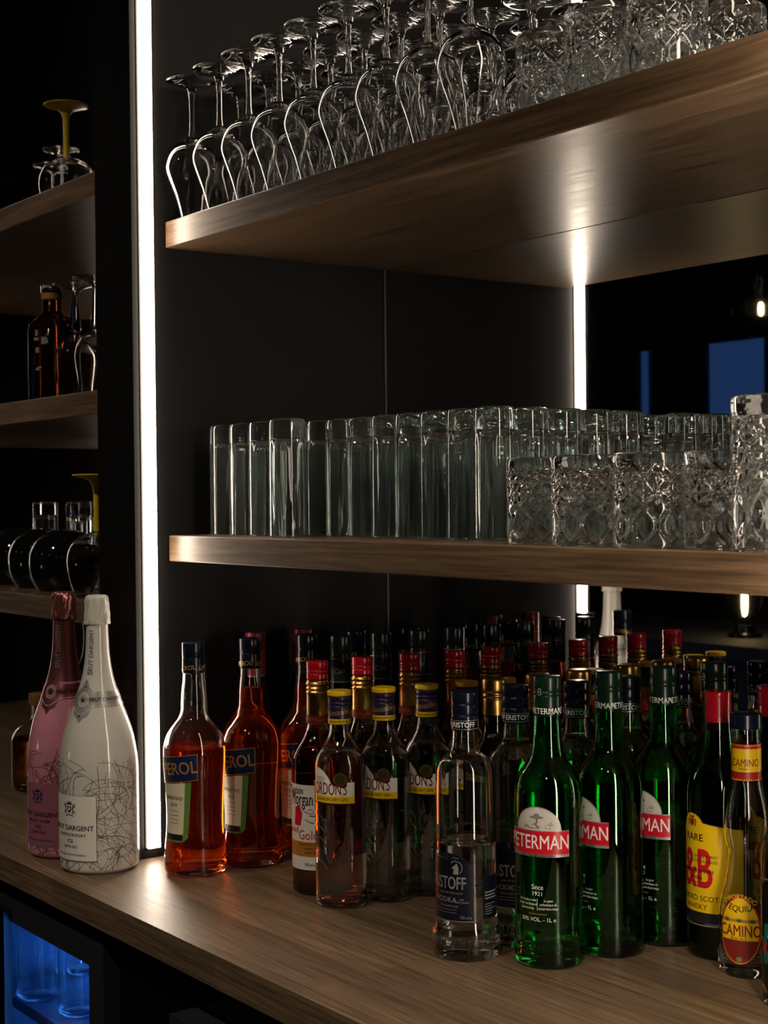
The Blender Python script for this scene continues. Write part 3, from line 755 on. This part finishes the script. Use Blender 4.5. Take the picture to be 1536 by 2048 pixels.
put(gn, [(-1.497, 1.034, Tz, ra(33)), (-1.487, 1.093, Tz, ra(28)), (-1.476, 1.151, Tz, ra(26)), (-1.466, 1.207, Tz, ra(24)), (-1.458, 1.263, Tz, ra(24)), (-1.458, 1.322, Tz, ra(24))],
    ['front gin bottle with purple cap and yellow top, left of the vodka', 'purple-capped gin bottle second in its row', 'purple-capped gin bottle third in its row, just left of the vodka',
     'yellow-topped gin bottle fourth in its row, behind the navy vodka cap', 'yellow-topped gin bottle fifth in its row', 'yellow-topped gin bottle last in its row, near the mirror'])

def vodka(level):
    t = thing('vodka_bottle', '', 'bottle', (0, 0, 0))
    pr = cr([(.0335, 0), (.0335, 0), (.0362, .004), (.0366, .014), (.0360, .028), (.0338, .036), (.0328, .046), (.0324, .10), (.0322, .16), (.0318, .185), (.0308, .200), (.0268, .208), (.0205, .2125), (.0165, .2165), (.0145, .224), (.0136, .235), (.0132, .26)], 5)
    R = radius_of(pr)
    obj('glass', shell(pr, .0024, .012), M['glass_b'], t)
    obj('liquid', liquid(pr, level, .0024, .012), M['water'], t)
    c = obj('cap', ribs_cap(.0143, .2395, .281, 40, .0004, 0, (.256, .268)), M['navycap'], t)
    p = Print(lambda z: .0143)
    for zz in (.2415, .2505): p.rect(-.0448, .0448, zz, zz+.0006, M['silver'], .0003)
    for a in (.5, 3.0, -1.6): p.text('ERISTOFF', .0143*a, .2462, .0056, M['white'], .0006, .02, sx=.9)
    p.build('cap_lettering', c)
    l = Print(R); hw = .030
    l.rect(-hw, hw, .0415, .1010, M['navy'], .0003); l.shape([(-hw, .100), (hw, .100), (.020, .108), (.012, .112), (0, .114), (-.012, .112), (-.020, .108)], M['navy'], .0003)
    l.rect(-hw, hw, .0418, .0424, M['silver'], .0005)
    # wolf head in a ring
    x, z = .011, .0975
    l.line([(x+.007*math.cos(a*.3-.9), z+.001+.007*math.sin(a*.3-.9)) for a in range(12)], .0008, M['silver'], .0006)
    l.shape([(x-.003, z-.006), (x+.003, z-.006), (x+.0032, z+.001), (x+.001, z+.006), (x-.001, z+.0035), (x-.0045, z+.001), (x-.002, z-.001)], M['silver'], .0007)
    l.text('ERISTOFF', -.002, .0815, .0135, M['silver'], .0006, .03, sx=.62); l.text('LAND OF THE WOLF', .004, .0715, .0022, M['silver'], .0006, .004)
    l.text('VODKA', -.002, .0640, .0058, M['silver'], .0006, .015); l.text('100%', .017, .0650, .0020, M['silver'], .0006, .004); l.text('PURE GRAIN', .017, .0620, .0020, M['silver'], .0006, .004)
    l.text('TRIPLE DISTILLED', .002, .0575, .0022, M['silver'], .0006, .004)
    for zz in (.0535, .0505): l.rect(-.016, .012, zz, zz+.0004, M['silver'], .0006)
    l.text('700 ml e', .0215, .0462, .0036, M['silver'], .0006, .01, sx=.7)
    l.build('front_label', t, 'navy label with silver lettering')
    l = Print(R); x = .053
    l.rect(x-.0125, x+.0125, .0435, .0880, M['navy'], .0003)
    for k in range(3): l.rect(x-.010, x+.009-.003*(k % 2), .0705-.0032*k, .0720-.0032*k, M['silver'], .0005)
    for k in range(5):
        random.seed(k); l.rect(x-.010, x-.001+random.uniform(0, .009), .0585-.0026*k, .0593-.0026*k, M['greyink'], .0005)
    l.build('back_label', t, 'small navy back label')
    e = Print(R); e.text('ERISTOFF', -.006, .0195, .0105, M['glass_b'], .0004, .01, ext=.0006); e.text('VODKA', -.006, .0375, .0055, M['glass_b'], .0004, .01, ext=.0005)
    e.build('embossed_lettering', t)
    return t
v1 = vodka(.121); put(v1, [(-1.253, 1.028, Tz, ra(12))], ['half-empty clear vodka bottle with navy label, at the front'])
v2 = vodka(.222); put(v2, [(-1.258, 1.105, Tz, ra(32)), (-1.241, 1.181, Tz, ra(20)), (-1.233, 1.255, Tz, ra(20)), (-1.222, 1.3300, Tz, ra(20))],
    ['full vodka bottle right behind the half-empty one', 'navy-capped vodka bottle third in its row, behind the first green bottle', 'navy-capped vodka bottle fourth in its row', 'navy-capped vodka bottle last in its row, near the mirror'])

def jenever():
    t = thing('jenever_bottle', '', 'bottle', (0, 0, 0))
    pr = cr([(.0335, 0), (.0335, 0), (.0360, .003), (.0366, .010), (.0366, .03), (.0358, .045), (.0358, .10), (.0358, .165), (.0350, .182), (.0310, .197), (.0235, .208), (.0185, .216), (.0165, .226), (.0150, .245), (.0140, .262), (.0138, .285)], 5)
    R = radius_of(pr)
    obj('glass', shell(pr, .0024, .012), M['green'], t)
    obj('liquid', liquid(pr, .238, .0024, .012), M['water'], t)
    c = obj('cap', ribs_cap(.0146, .258, .300, 40, .0004, 0, (.280, .284)), M['greencap'], t)
    p = Print(lambda z: .0146)
    for a in (0, 2.09, -2.09): p.text('PETERMAN', .0146*a+.004, .2640, .0064, M['white'], .0006, .012, sx=.84)
    p.text('8', -.003, .284, .008, M['silver'], .0008)
    p.build('cap_lettering', c)
    l = Print(R); hw = .0345
    l.ell(.0, .143, .026, .0255, M['silver'], .0003, 0, 180); l.ell(0, .143, .0250, .0245, M['foil_w'], .0005, 0, 180)
    # engraved little landscape in the dome
    g = M['greyink']
    l.ell(.000, .1575, .0075, .0016, g, .0007, n=14); l.ell(.0, .1592, .0032, .0024, g, .0007, n=12)
    l.line([(0, .157), (.0005, .153), (-.001, .150), (.002, .147)], .0022, g, .0007)
    random.seed(4)
    for k in range(26):
        x = random.uniform(-.015, .016); z = .1455+random.uniform(0, .006)
        l.line([(x, z), (x+random.uniform(.001, .004), z+random.uniform(-.001, .0015))], .0007, g, .0007)
    l.rect(-hw, hw, .1165, .1440, M['silver'], .0006); l.rect(-hw, hw, .1195, .1432, M['red'], .0008)
    l.text('PETERMAN', -.001, .1312, .0150, M['white'], .0011, .014, sx=.70); l.text('SINCE THE BELGIAN SPIRIT', 0, .1178, .0022, M['ink'], .0010, .006, sx=1.1)
    l.build('front_label', t, 'red and silver label with a domed top')
    w = Print(R); W_ = M['white']
    w.text('Since', .0, .0850, .0056, W_, .0004, .0, sx=.8); w.text('1921', .0, .0782, .0046, W_, .0004, .0)
    for k, s_ in enumerate(('De karaktervolle', 'smaak van Belgisch', 'jeneverschap')): w.text(s_, -.0115, .0715-.0042*k, .0026, W_, .0004, .004, sx=.85)
    for k, s_ in enumerate(('Le gout', 'authentique du', 'savoir-faire belge')): w.text(s_, .0115, .0715-.0042*k, .0026, W_, .0004, .004, sx=.85)
    w.rect(-.0002, .0002, .0610, .0735, W_, .0004); w.rect(-.010, .010, .0570, .0576, M['gold'], .0004)
    w.text('30% VOL. - 1L e', 0, .0515, .0042, W_, .0004, .01)
    w.build('printed_lettering', t, 'white lettering printed on the glass')
    e = Print(R); e.text('PETERMAN', -.002, .0215, .0095, M['green'], .0004, .01, ext=.0007); e.build('embossed_lettering', t)
    return t
jn = jenever()
put(jn, [(-1.179, 1.080, Tz, ra(28)), (-1.167, 1.158, Tz, ra(-11)), (-1.158, 1.2335, Tz, ra(-2)), (-1.150, 1.3085, Tz, ra(0))],
    ['front green spirit bottle with full red label facing out', 'green spirit bottle second in its row, label half turned away', 'green spirit bottle third in its row, left of the yellow-labelled whisky', 'green spirit bottle last in its row, behind the whisky'])

def scotch():
    t = thing('whisky_bottle', '', 'bottle', (0, 0, 0))
    pr = cr([(.0310, 0), (.0310, 0), (.0338, .004), (.0342, .012), (.0340, .05), (.0338, .135), (.0338, .168), (.0326, .182), (.0270, .197), (.0205, .208), (.0172, .218), (.0150, .238), (.0138, .252), (.0130, .27)], 5)
    R = radius_of(pr)
    obj('glass', shell(pr, .0024, .012), M['darkgreen'], t)
    obj('liquid', liquid(pr, .205, .0024, .012), M['whisky'], t)
    obj('cap', lathe(cr([(.0136, .2385), (.0142, .2388), (.0140, .256), (.0137, .2588), (.0142, .2612), (.0142, .274), (.0147, .2765), (.0142, .2795), (.012, .280), (0, .280)], 3), 40), M['redcap'], t)
    l = Print(R); hw = .054
    l.rect(-hw, hw, .036, .049, M['ink'], .0003); l.rect(-hw, hw, .0352, .0362, M['silver'], .0004)
    dome = [(.0105+.002, .1378)]+[(-.004+.0160*math.cos(math.radians(a)), .1375+.0160*math.sin(math.radians(a))) for a in range(10, 171, 16)]+[(-.022, .1378)]
    l.shape([(-hw, .049), (hw, .049), (hw, .1375)]+dome+[(-hw, .1375)], M['ink'], .0004)
    l.shape([(-hw, .0495), (hw, .0495), (hw, .1365)]+[(p[0]*.97-.0001, p[1]-.0010) for p in dome]+[(-hw, .1365)], M['yellow'], .0006)
    x, z = -.004, .144
    l.shape([(x-.0035, z+.0025), (x+.0035, z+.0025), (x+.0035, z-.002), (x, z-.0055), (x-.0035, z-.002)], M['brown'], .0009)
    l.shape([(x-.003, z+.0035), (x-.0035, z+.007), (x, z+.005), (x+.0035, z+.007), (x+.003, z+.0035)], M['brown'], .0009)
    for sg in (-1, 1): l.line([(x+sg*.0045, z-.005), (x+sg*.006, z), (x+sg*.0045, z+.003)], .0014, M['brown'], .0009)
    l.text('RARE', -.002, .1275, .0078, M['ink'], .0009, .02, sx=1.0)
    l.text('J&B', -.003, .0935, .0400, M['red'], .0009, .035, sx=.60, sz=1.05)
    l.text('A BLEND OF THE PUREST', .004, .1085, .0030, M['ink'], .0011, .004); l.text('OLD SCOTCH WHISKIES', .004, .1030, .0030, M['ink'], .0011, .004)
    l.text('Justerini & Brooks', .001, .0935, .0046, M['ink'], .0013, .02, sx=.9); l.text('London', .002, .0860, .0036, M['ink'], .0013, .006)
    for zz in (.0805, .077): l.rect(-.016, .016, zz, zz+.0004, M['ink'], .0012)
    l.text('BLENDED SCOTCH', .004, .0640, .0058, M['ink'], .0009, .004, sx=1.0); l.text('WHISKY', 0, .0550, .0058, M['ink'], .0009, .004, sx=1.0)
    l.build('front_label', t, 'yellow label with big red letters')
    return t
jb = scotch()
put(jb, [(-1.0862, 1.2405, Tz, ra(-5)), (-1.0770, 1.316, Tz, ra(0))], ['green whisky bottle with yellow label and red cap, left of the tequila', 'red-capped whisky bottle behind the yellow-labelled one'])

def tequila():
    t = thing('tequila_bottle', '', 'bottle', (0, 0, 0))
    pr = cr([(.0270, 0), (.0270, 0), (.0292, .004), (.0298, .012), (.0298, .045), (.0282, .070), (.0235, .088), (.0205, .103), (.0188, .118), (.0190, .126), (.0214, .132), (.0228, .145), (.0226, .160), (.0200, .176), (.0168, .188), (.0152, .198), (.0148, .215), (.0146, .236), (.0140, .25)], 5)
    R = radius_of(pr)
    obj('glass', shell(pr, .0023, .012), M['glass_b'], t)
    obj('cap', ribs_cap(.0162, .2495, .265, 36, .0002), M['navycap'], t)
    n = Print(R); w = .0462
    n.rect(-w, w, .1975, .2345, M['tequred'], .0003); n.rect(-w, w, .2065, .2300, M['yellow'], .0005)
    for k in range(44):
        x = -w+.0021*k; n.shape([(x, .1980), (x+.0014, .1980), (x+.0007, .1998)], M['yellow'], .0006); n.shape([(x, .2340), (x+.0007, .2325), (x+.0014, .2340)], M['yellow'], .0006)
    for a in (0, 3.1): n.text('CAMINO', .0148*a+.001, .2155, .0082, M['brown'], .0008, .015, sx=.66); n.text('REAL', .0148*a, .2095, .0024, M['brown'], .0008, .01, sx=1.4)
    n.build('neck_label', t, 'yellow and red neck label')
    l = Print(R); cx, cz = -.004, .0495; rx, rz = .0222, .0350
    l.ell(cx, cz, rx, rz, M['tequred'], .0003, n=44)
    def chord(z0_, z1_, m, e, k=.9):
        P_ = []
        for i in range(9):
            z = z0_+(z1_-z0_)*i/8; q = math.sqrt(max(0, 1-((z-cz)/(rz*k))**2))*rx*k; P_.append((cx+q, z))
        l.shape(P_+[(2*cx-a, c_) for a, c_ in reversed(P_)], m, e)
    chord(.0390, .0805, M['yellow'], .0005); chord(.0570, .0600, M['ochre'], .0006); chord(.0190, .0385, M['brown'], .0005)
    l.text('TEQUILA', cx, .0700, .0062, M['ink'], .0008, .015, arc=-.030, sx=.95); l.text('IMPORTADO', cx, .0818, .0045, M['yellow'], .0008, .01, arc=.022, sx=1.0)
    l.text('CAMINO', cx+.0005, .0480, .0120, M['brown'], .0009, .02, sx=.66); l.text('REAL', cx, .0405, .0024, M['brown'], .0009, .01, sx=2.4)
    for k, x in enumerate((-.013, 0, .013)):
        for a in (-60, -35, -12, 12, 35, 60):
            L_ = .0048; l.shape([(cx+x-.0009, .0572), (cx+x+.0009, .0572), (cx+x+L_*math.sin(math.radians(a)), .0576+L_*math.cos(math.radians(a)))], M['aloe'], .0010)
    l.ell(cx, .0198, .0032, .0026, M['leaf'], .0008)
    for k in range(40):
        a = math.radians(200+140*k/39) if k < 40 else 0
        l.ell(cx+rx*.965*math.cos(a), cz+rz*.965*math.sin(a), .0006, .0006, M['yellow'], .0008, n=6)
    l.build('front_label', t, 'oval yellow and red label')
    return t
tq = tequila(); put(tq, [(-1.026, 1.214, Tz, ra(32))], ['empty clear tequila bottle with oval yellow and red label'])

def rum_dark_label():
    t = thing('liqueur_bottle', '', 'bottle', (0, 0, 0))
    pr = cr([(.0315, 0), (.0315, 0), (.0345, .004), (.0352, .014), (.0352, .10), (.0352, .135), (.0338, .152), (.0285, .166), (.0200, .180), (.0150, .195), (.0136, .215), (.0132, .24)], 5)
    R = radius_of(pr)
    obj('glass', shell(pr, .0024, .012), M['glass_b'], t); obj('liquid', liquid(pr, .16, .0024, .012), M['smoke'], t)
    obj('cap', ribs_cap(.0144, .222, .258), M['black'], t)
    l = Print(R); l.rect(-.05, .05, .02, .118, M['black'], .0003); l.line([(-.05+.005*k, .1195+.003*math.sin(k*.35)) for k in range(21)], .001, M['silver'], .0004)
    for k in range(18):
        random.seed(k+40); l.ell(random.uniform(-.04, .04), random.uniform(.03, .075), random.uniform(.004, .010), random.uniform(.004, .009), random.choice((M['aloe'], M['leaf'], M['ochre'], M['tequred'])), .0004+.00002*k, n=14)
    l.text('A', -.026, .072, .010, M['white'], .0012, .01); l.build('front_label', t, 'dark label with leafy artwork')
    return t
lq = rum_dark_label(); put(lq, [(-.930, 1.175, Tz, ra(35))], ['dark-labelled bottle cut off by the right edge, right of the tequila'])

def dark_bottle(name, capm, h=.305, r=.033, script='', capz=.045, glassm='smoke', band='silver', fill='smoke'):
    t = thing(name, '', 'bottle', (0, 0, 0)); k = h/.305
    pr = cr([(r*.9, 0), (r*.9, 0), (r, .004), (r, .012), (r, .10*k), (r, .160*k), (r*.96, .178*k), (r*.78, .195*k), (r*.55, .212*k), (.0155, .23*k), (.0135, .25*k), (.0132, .28*k)], 4)
    R = radius_of(pr)
    obj('glass', shell(pr, .0023, .01, 36), M[glassm], t)
    c = obj('cap', ribs_cap(.0142, h-.062, h, 36, .0003, 0, (h-.024,)), capm, t)
    p = Print(lambda z: .0142); p.rect(-.0445, .0445, h-.0305, h-.0297, M[band], .0003); p.rect(-.0445, .0445, h-.061, h-.0600, M[band], .0003)
    if script:
        for a in (.6, 2.8, -1.5): p.text(script, .0142*a, h-.046, .0075, M[band], .0006, 0, sx=.8, rot=10)
    p.build('cap_lettering', c)
    l = Print(R); l.rect(-.036, .036, .045*k, .135*k, M['black'], .0003); l.rect(-.036, .036, .128*k, .1295*k, M[band], .0005); l.build('front_label', t)
    return t
db = dark_bottle('vermouth_bottle', M['maroon'], .302, .032, 'Bello')
put(db, [(-1.816, 1.112, Tz, ra(15)), (-1.816, 1.190, Tz, ra(15))], ['maroon-capped vermouth bottle by the divider panel, behind the aperitif bottles', 'maroon-capped vermouth bottle by the divider panel, nearest the mirror'])
db = dark_bottle('syrup_bottle', M['tealcap'], .306, .0312, 'Cala', band='silver')
put(db, [(-1.655, 1.146, Tz, ra(15)), (-1.651, 1.2095, Tz, ra(15)), (-1.649, 1.273, Tz, ra(15)), (-1.650, 1.3365, Tz, ra(15))],
    ['tall dark bottle with silver-banded teal cap, first behind the front rum bottle', 'tall dark teal-capped bottle, second of its row', 'tall dark teal-capped bottle, third of its row', 'tall dark teal-capped bottle, last of its row at the mirror'])
def amaretto():
    t = thing('amaretto_bottle', '', 'bottle', (0, 0, 0))
    b = bmesh.new(); w = .029; box(b, -w, w, -w, w, .0005, .185); g = obj('glass', b, M['smoke'], t, bevel=.006, segs=3)
    pr = [(.0, .183), (.0265, .1855), (.021, .195), (.0145, .206), (.0135, .23), (0, .231)]; obj('neck', lathe(cr(pr, 3), 32), M['smoke'], t)
    obj('cap', lathe(cr([(.0140, .226), (.0152, .2265), (.0152, .244), (.0144, .246), (.0156, .249), (.0144, .252), (.0156, .255), (.0156, .267), (.0135, .270), (0, .270)], 3), 32), M['goldfoil'], t)
    b = bmesh.new(); box(b, -w+.003, w-.003, -w-.0006, -w-.0001, .10, .165); obj('front_label', b, M['ink'], t)
    l = Print(lambda z: .5); 
    m = text_mesh('DISARONNO', .0095, .01).copy()
    bmesh.ops.rotate(m, cent=(0, 0, 0), matrix=Matrix.Rotation(math.pi/2, 3, 'X'), verts=m.verts); bmesh.ops.translate(m, vec=(0, -w-.0009, .152), verts=m.verts)
    bmesh.ops.scale(m, vec=(.85, 1, 1), verts=m.verts); obj('label_lettering', m, M['gold'], t)
    return t
am = amaretto()
put(am, [(-1.392, 1.190, Tz, ra(20)), (-1.390, 1.258, Tz, ra(8)), (-1.388, 1.326, Tz, ra(8))], ['square gold-capped liqueur bottle behind the vodka, front of its row', 'square gold-capped liqueur bottle in the middle of its row', 'square gold-capped liqueur bottle against the mirror'])

# ------------------------------------------------------------------ left bay
yg = wine_glass(1.0, 'yglass'); 
for o in yg.children:                                    # a wide balloon bowl on an enamelled stem
    if o.name.startswith('bowl'):
        bo = cr([(.036, 0), (.043, .02), (.0485, .048), (.048, .066), (.041, .084), (.026, .096), (.012, .101), (.0062, .104)], 4)
        bi = [(max(r-.0009, .0), z-.0008 if r < .04 else z) for r, z in bo[:-3]]+[(0, .0995)]
        bmn = lathe(bi[::-1]+bo+[(0, .104)], 44); bmn.to_mesh(o.data); bmn.free(); sharpen(o.data)
    elif o.name.startswith('stem'):
        bmn = lathe([(0, .1041)]+cr([(.0062, .1041), (.0056, .115), (.0050, .14), (.0056, .165), (.0075, .176), (.013, .1835)], 4)+[(0, .1835)], 24); bmn.to_mesh(o.data); bmn.free(); sharpen(o.data)
    else:
        bmn = lathe([(0, .1836)]+cr([(.013, .1836), (.022, .187), (.036, .190), (.0385, .1915), (.0375, .193), (.02, .193)], 3)+[(0, .193)], 44); bmn.to_mesh(o.data); bmn.free(); sharpen(o.data)
yg.name = 'yellow_stem_glass'; yg['category'] = 'cocktail glass'
zt = [z+.0357 for z in ZL]
put(yg, [(-2.430, 1.118, zt[0], 0), (-2.190, 1.052, zt[2], 0)], ['upturned balloon glass with yellow stem on the top shelf of the left bay', 'upturned balloon glass with yellow stem on the lowest shelf, above the sparkling wines'], 'yellow-stemmed balloon glasses')
w2 = dup(wg, (-2.225, 1.17, zt[0]), 0, 'dim upturned wine glass on the left bay top shelf, right of the yellow-stemmed one', 'wine glasses of the left bay')
for x, y, l in ((-2.72, 1.24, 'left of the yellow-stemmed one'), (-2.39, 1.27, 'behind the yellow-stemmed one, right'), (-2.58, 1.28, 'behind the yellow-stemmed one, left'), (-2.86, 1.28, 'at the frame edge')):
    dup(wg, (x, y, zt[0]), 0, 'dim upturned wine glass on the left bay top shelf, '+l, 'wine glasses of the left bay')
# faceted-stem goblets on the middle shelf
gb = thing('goblet', '', 'wine glass', (0, 0, 0))
bo = cr([(.0265, 0), (.0290, .02), (.0325, .045), (.0335, .058), (.0305, .074), (.022, .088), (.011, .095), (.0065, .098)], 4); bi = cr([(.0258, 0), (.0282, .02), (.0317, .045), (.0327, .058), (.0297, .073), (.021, .0865), (.009, .0915), (0, .092)], 4)
obj('bowl', lathe(bi[::-1]+bo+[(0, .098)], 40), M['glass'], gb)
fc = lambda r, z, a: r*(1-.09*abs(math.sin(3*a)))
obj('stem', lathe([(0, .0981)]+cr([(.0065, .0981), (.0095, .106), (.0085, .118), (.0055, .150), (.0050, .162), (.008, .168)], 4)+[(0, .168)], 24, fc), M['glass'], gb)
obj('foot', lathe([(0, .1681)]+cr([(.008, .1681), (.016, .172), (.0345, .1760), (.0355, .1775), (.034, .1788), (.012, .1775)], 3)+[(0, .1775)], 40), M['glass'], gb)
put(gb, [(-2.225, 1.035, zt[1], 0), (-2.140, 1.030, zt[1], .3), (-2.165, 1.115, zt[1], .7), (-2.08, 1.10, zt[1], .2)],
    ['upturned faceted-stem goblet on the left bay middle shelf, nearest the whisky bottle', 'upturned faceted-stem goblet on the left bay middle shelf, nearest the divider',
     'upturned faceted-stem goblet on the left bay middle shelf, behind the front pair', 'upturned faceted-stem goblet hidden by the divider edge, left bay middle shelf'], 'faceted goblets of the left bay')
t = thing('whisky_flask', 'square-shouldered amber whisky bottle with wooden stopper on the left bay middle shelf', 'bottle', (-2.302, 1.030, zt[1]), ra(20))
b = bmesh.new(); n = 5; w, d = .036, .024
P = [(w, 0), (w, .112), (w*.92, .122), (.016, .137), (.0125, .142), (.0125, .160)]
rows_ = []
for hw_, z in P:
    dd = min(d, hw_*.95); q = min(.008, hw_*.5); row = []
    for (cx_, cy_, a0) in ((hw_-q, -dd+q, -90), (hw_-q, dd-q, 0), (-hw_+q, dd-q, 90), (-hw_+q, -dd+q, 180)):
        for k in range(5):
            a = math.radians(a0+22.5*k); row.append(b.verts.new((cx_+q*math.cos(a), cy_+q*math.sin(a), z+.0004)))
    rows_.append(row)
for A, B in zip(rows_[:-1], rows_[1:]):
    for i in range(20): b.faces.new((A[i], A[(i+1) % 20], B[(i+1) % 20], B[i]))
b.faces.new(rows_[0][::-1]); b.faces.new(rows_[-1]); bmesh.ops.recalc_face_normals(b, faces=b.faces)
obj('glass', b, mat('amber_bottle', (.22, .05, .015), 0, trans=1, ior=1.45), t)
obj('stopper', lathe([(0, .1606), (.012, .1606), (.0165, .162), (.0165, .172), (.015, .1725), (.015, .1728), (0, .1728)], 28), M['cork'], t)
obj('stopper_top', lathe([(0, .1730), (.0175, .1730), (.0180, .176), (.0180, .184), (.0165, .1855), (0, .1855)], 28), M['chrome'], t)
b = bmesh.new(); 
for k in range(9):
    random.seed(k); x = random.uniform(-.02, .014); z = random.uniform(.04, .105)
    box(b, x, x+random.uniform(.004, .012), -.0252, -.0246, z, z+random.uniform(.002, .012))
obj('engraving', b, M['silver'], t)
dk = dup(tt, (-2.395, 1.09, zt[1]), 0, 'upturned tumbler at the far left of the left bay middle shelf', 'tumblers of the left bay')
# dark balloon glasses and clear tumblers on the lowest left shelf
bg = obj('black_bowl_glass', lathe(cr([(.046, 0), (.056, .018), (.0600, .042), (.058, .066), (.046, .088), (.026, .100), (0, .103)], 4), 40), M['blackglass']); tag(bg, '', 'glass')
put(bg, [(-2.385, 1.085, zt[2], 0), (-2.510, 1.10, zt[2], 0), (-2.64, 1.11, zt[2], 0)], ['black round upturned bowl glass on the lowest left shelf, nearest the yellow stem', 'black round upturned bowl glass on the lowest left shelf, middle', 'black round upturned bowl glass on the lowest left shelf, at the frame edge'], 'black bowl glasses')
lt = [(-2.39, 1.20), (-2.47, 1.20), (-2.555, 1.20), (-2.64, 1.23), (-2.725, 1.20)]
for i, (x, y) in enumerate(lt): dup(tt, (x, y, zt[2]), i, 'clear upturned tumbler behind the black bowls, %s from the divider' % ORD[i], 'tumblers behind the black bowls')
# bottles on the worktop at the far left
b1 = thing('decanter_bottle', 'round amber whisky bottle with wooden stopper at the left edge of the worktop', 'bottle', (-2.425, 1.052, Tz))
pr = cr([(.040, 0), (.040, 0), (.046, .005), (.047, .02), (.047, .075), (.045, .090), (.036, .104), (.022, .112), (.014, .118), (.0125, .128), (.0125, .142)], 4)
obj('glass', shell(pr, .003, .012, 40), M['glass_b'], b1); obj('liquid', liquid(pr, .085, .003, .012), M['whisky'], b1)
obj('stopper', lathe([(0, .1423), (.0160, .1423), (.0165, .1445), (.0165, .160), (.015, .1615), (0, .1615)], 28), M['cork'], b1)
def simple_bottle(name, x, y, label, h, r, gm, cm, lab=None, fill=None):
    t = thing(name, label, 'bottle', (x, y, Tz), ra(15)); k = h/.3
    pr = cr([(r*.9, 0), (r*.9, 0), (r, .004), (r, .012), (r, .10*k), (r, .160*k), (r*.95, .178*k), (r*.7, .195*k), (r*.5, .212*k), (.0145, .23*k), (.0135, .25*k), (.0132, .28*k)], 4)
    obj('glass', shell(pr, .0023, .01, 36) if gm != 'blackglass' else lathe([(0, .001)]+pr+[(0, .28*k)], 36), M[gm], t)
    obj('cap', ribs_cap(.0144, h-.035, h, 30), M[cm], t)
    if lab:
        l = Print(radius_of(pr)); l.rect(-.035, .035, .045*k, .13*k, M[lab], .0003); l.rect(-.025, .025, .10*k, .106*k, M['ink'], .0005); l.rect(-.02, .02, .085*k, .088*k, M['ink'], .0005); l.build('front_label', t)
    return t
simple_bottle('wine_bottle', -2.395, 1.165, 'black wine bottle behind the round amber bottle at the left edge', .300, .037, 'blackglass', 'black')
simple_bottle('wine_bottle', -2.30, 1.11, 'dark bottle with kraft label behind the pink sparkling wine, left side', .285, .036, 'blackglass', 'black', 'amberlab')
simple_bottle('wine_bottle', -2.53, 1.20, 'black bottle furthest left at the back of the worktop', .29, .036, 'blackglass', 'navycap')
simple_bottle('wine_bottle', -2.27, 1.25, 'dark bottle near the left bay mirror, behind the kraft-labelled one', .29, .036, 'blackglass', 'black', 'amberlab')
t = simple_bottle('liqueur_bottle', -2.135, 1.03, 'dark liqueur bottle with pale pour spout, between the two sparkling wines', .262, .034, 'blackglass', 'black', 'cream')
for o in t.children:
    if o.name.startswith('cap'):
        p = Print(lambda z: .0146); p.rect(-.045, .045, .238, .252, M['cream'], .0004); p.text('ego', .018, .232, .010, M['white'], .0005, .01); p.build('cap_band', o)
obj('pour_spout', lathe(cr([(.0, .2622), (.010, .2622), (.0085, .270), (.0060, .285), (.0040, .302), (0, .302)], 3), 20), M['cream'], t)

# every group of parts gets its empty at the thing's own base
def rebase(o, loc):
    o.location = loc
    for ch in o.children: ch.location = ch.location-Vector(loc)
for o in COL.objects:
    if o.name.startswith('bar_fridge'): rebase(o, (-2.04, 1.08, .12))
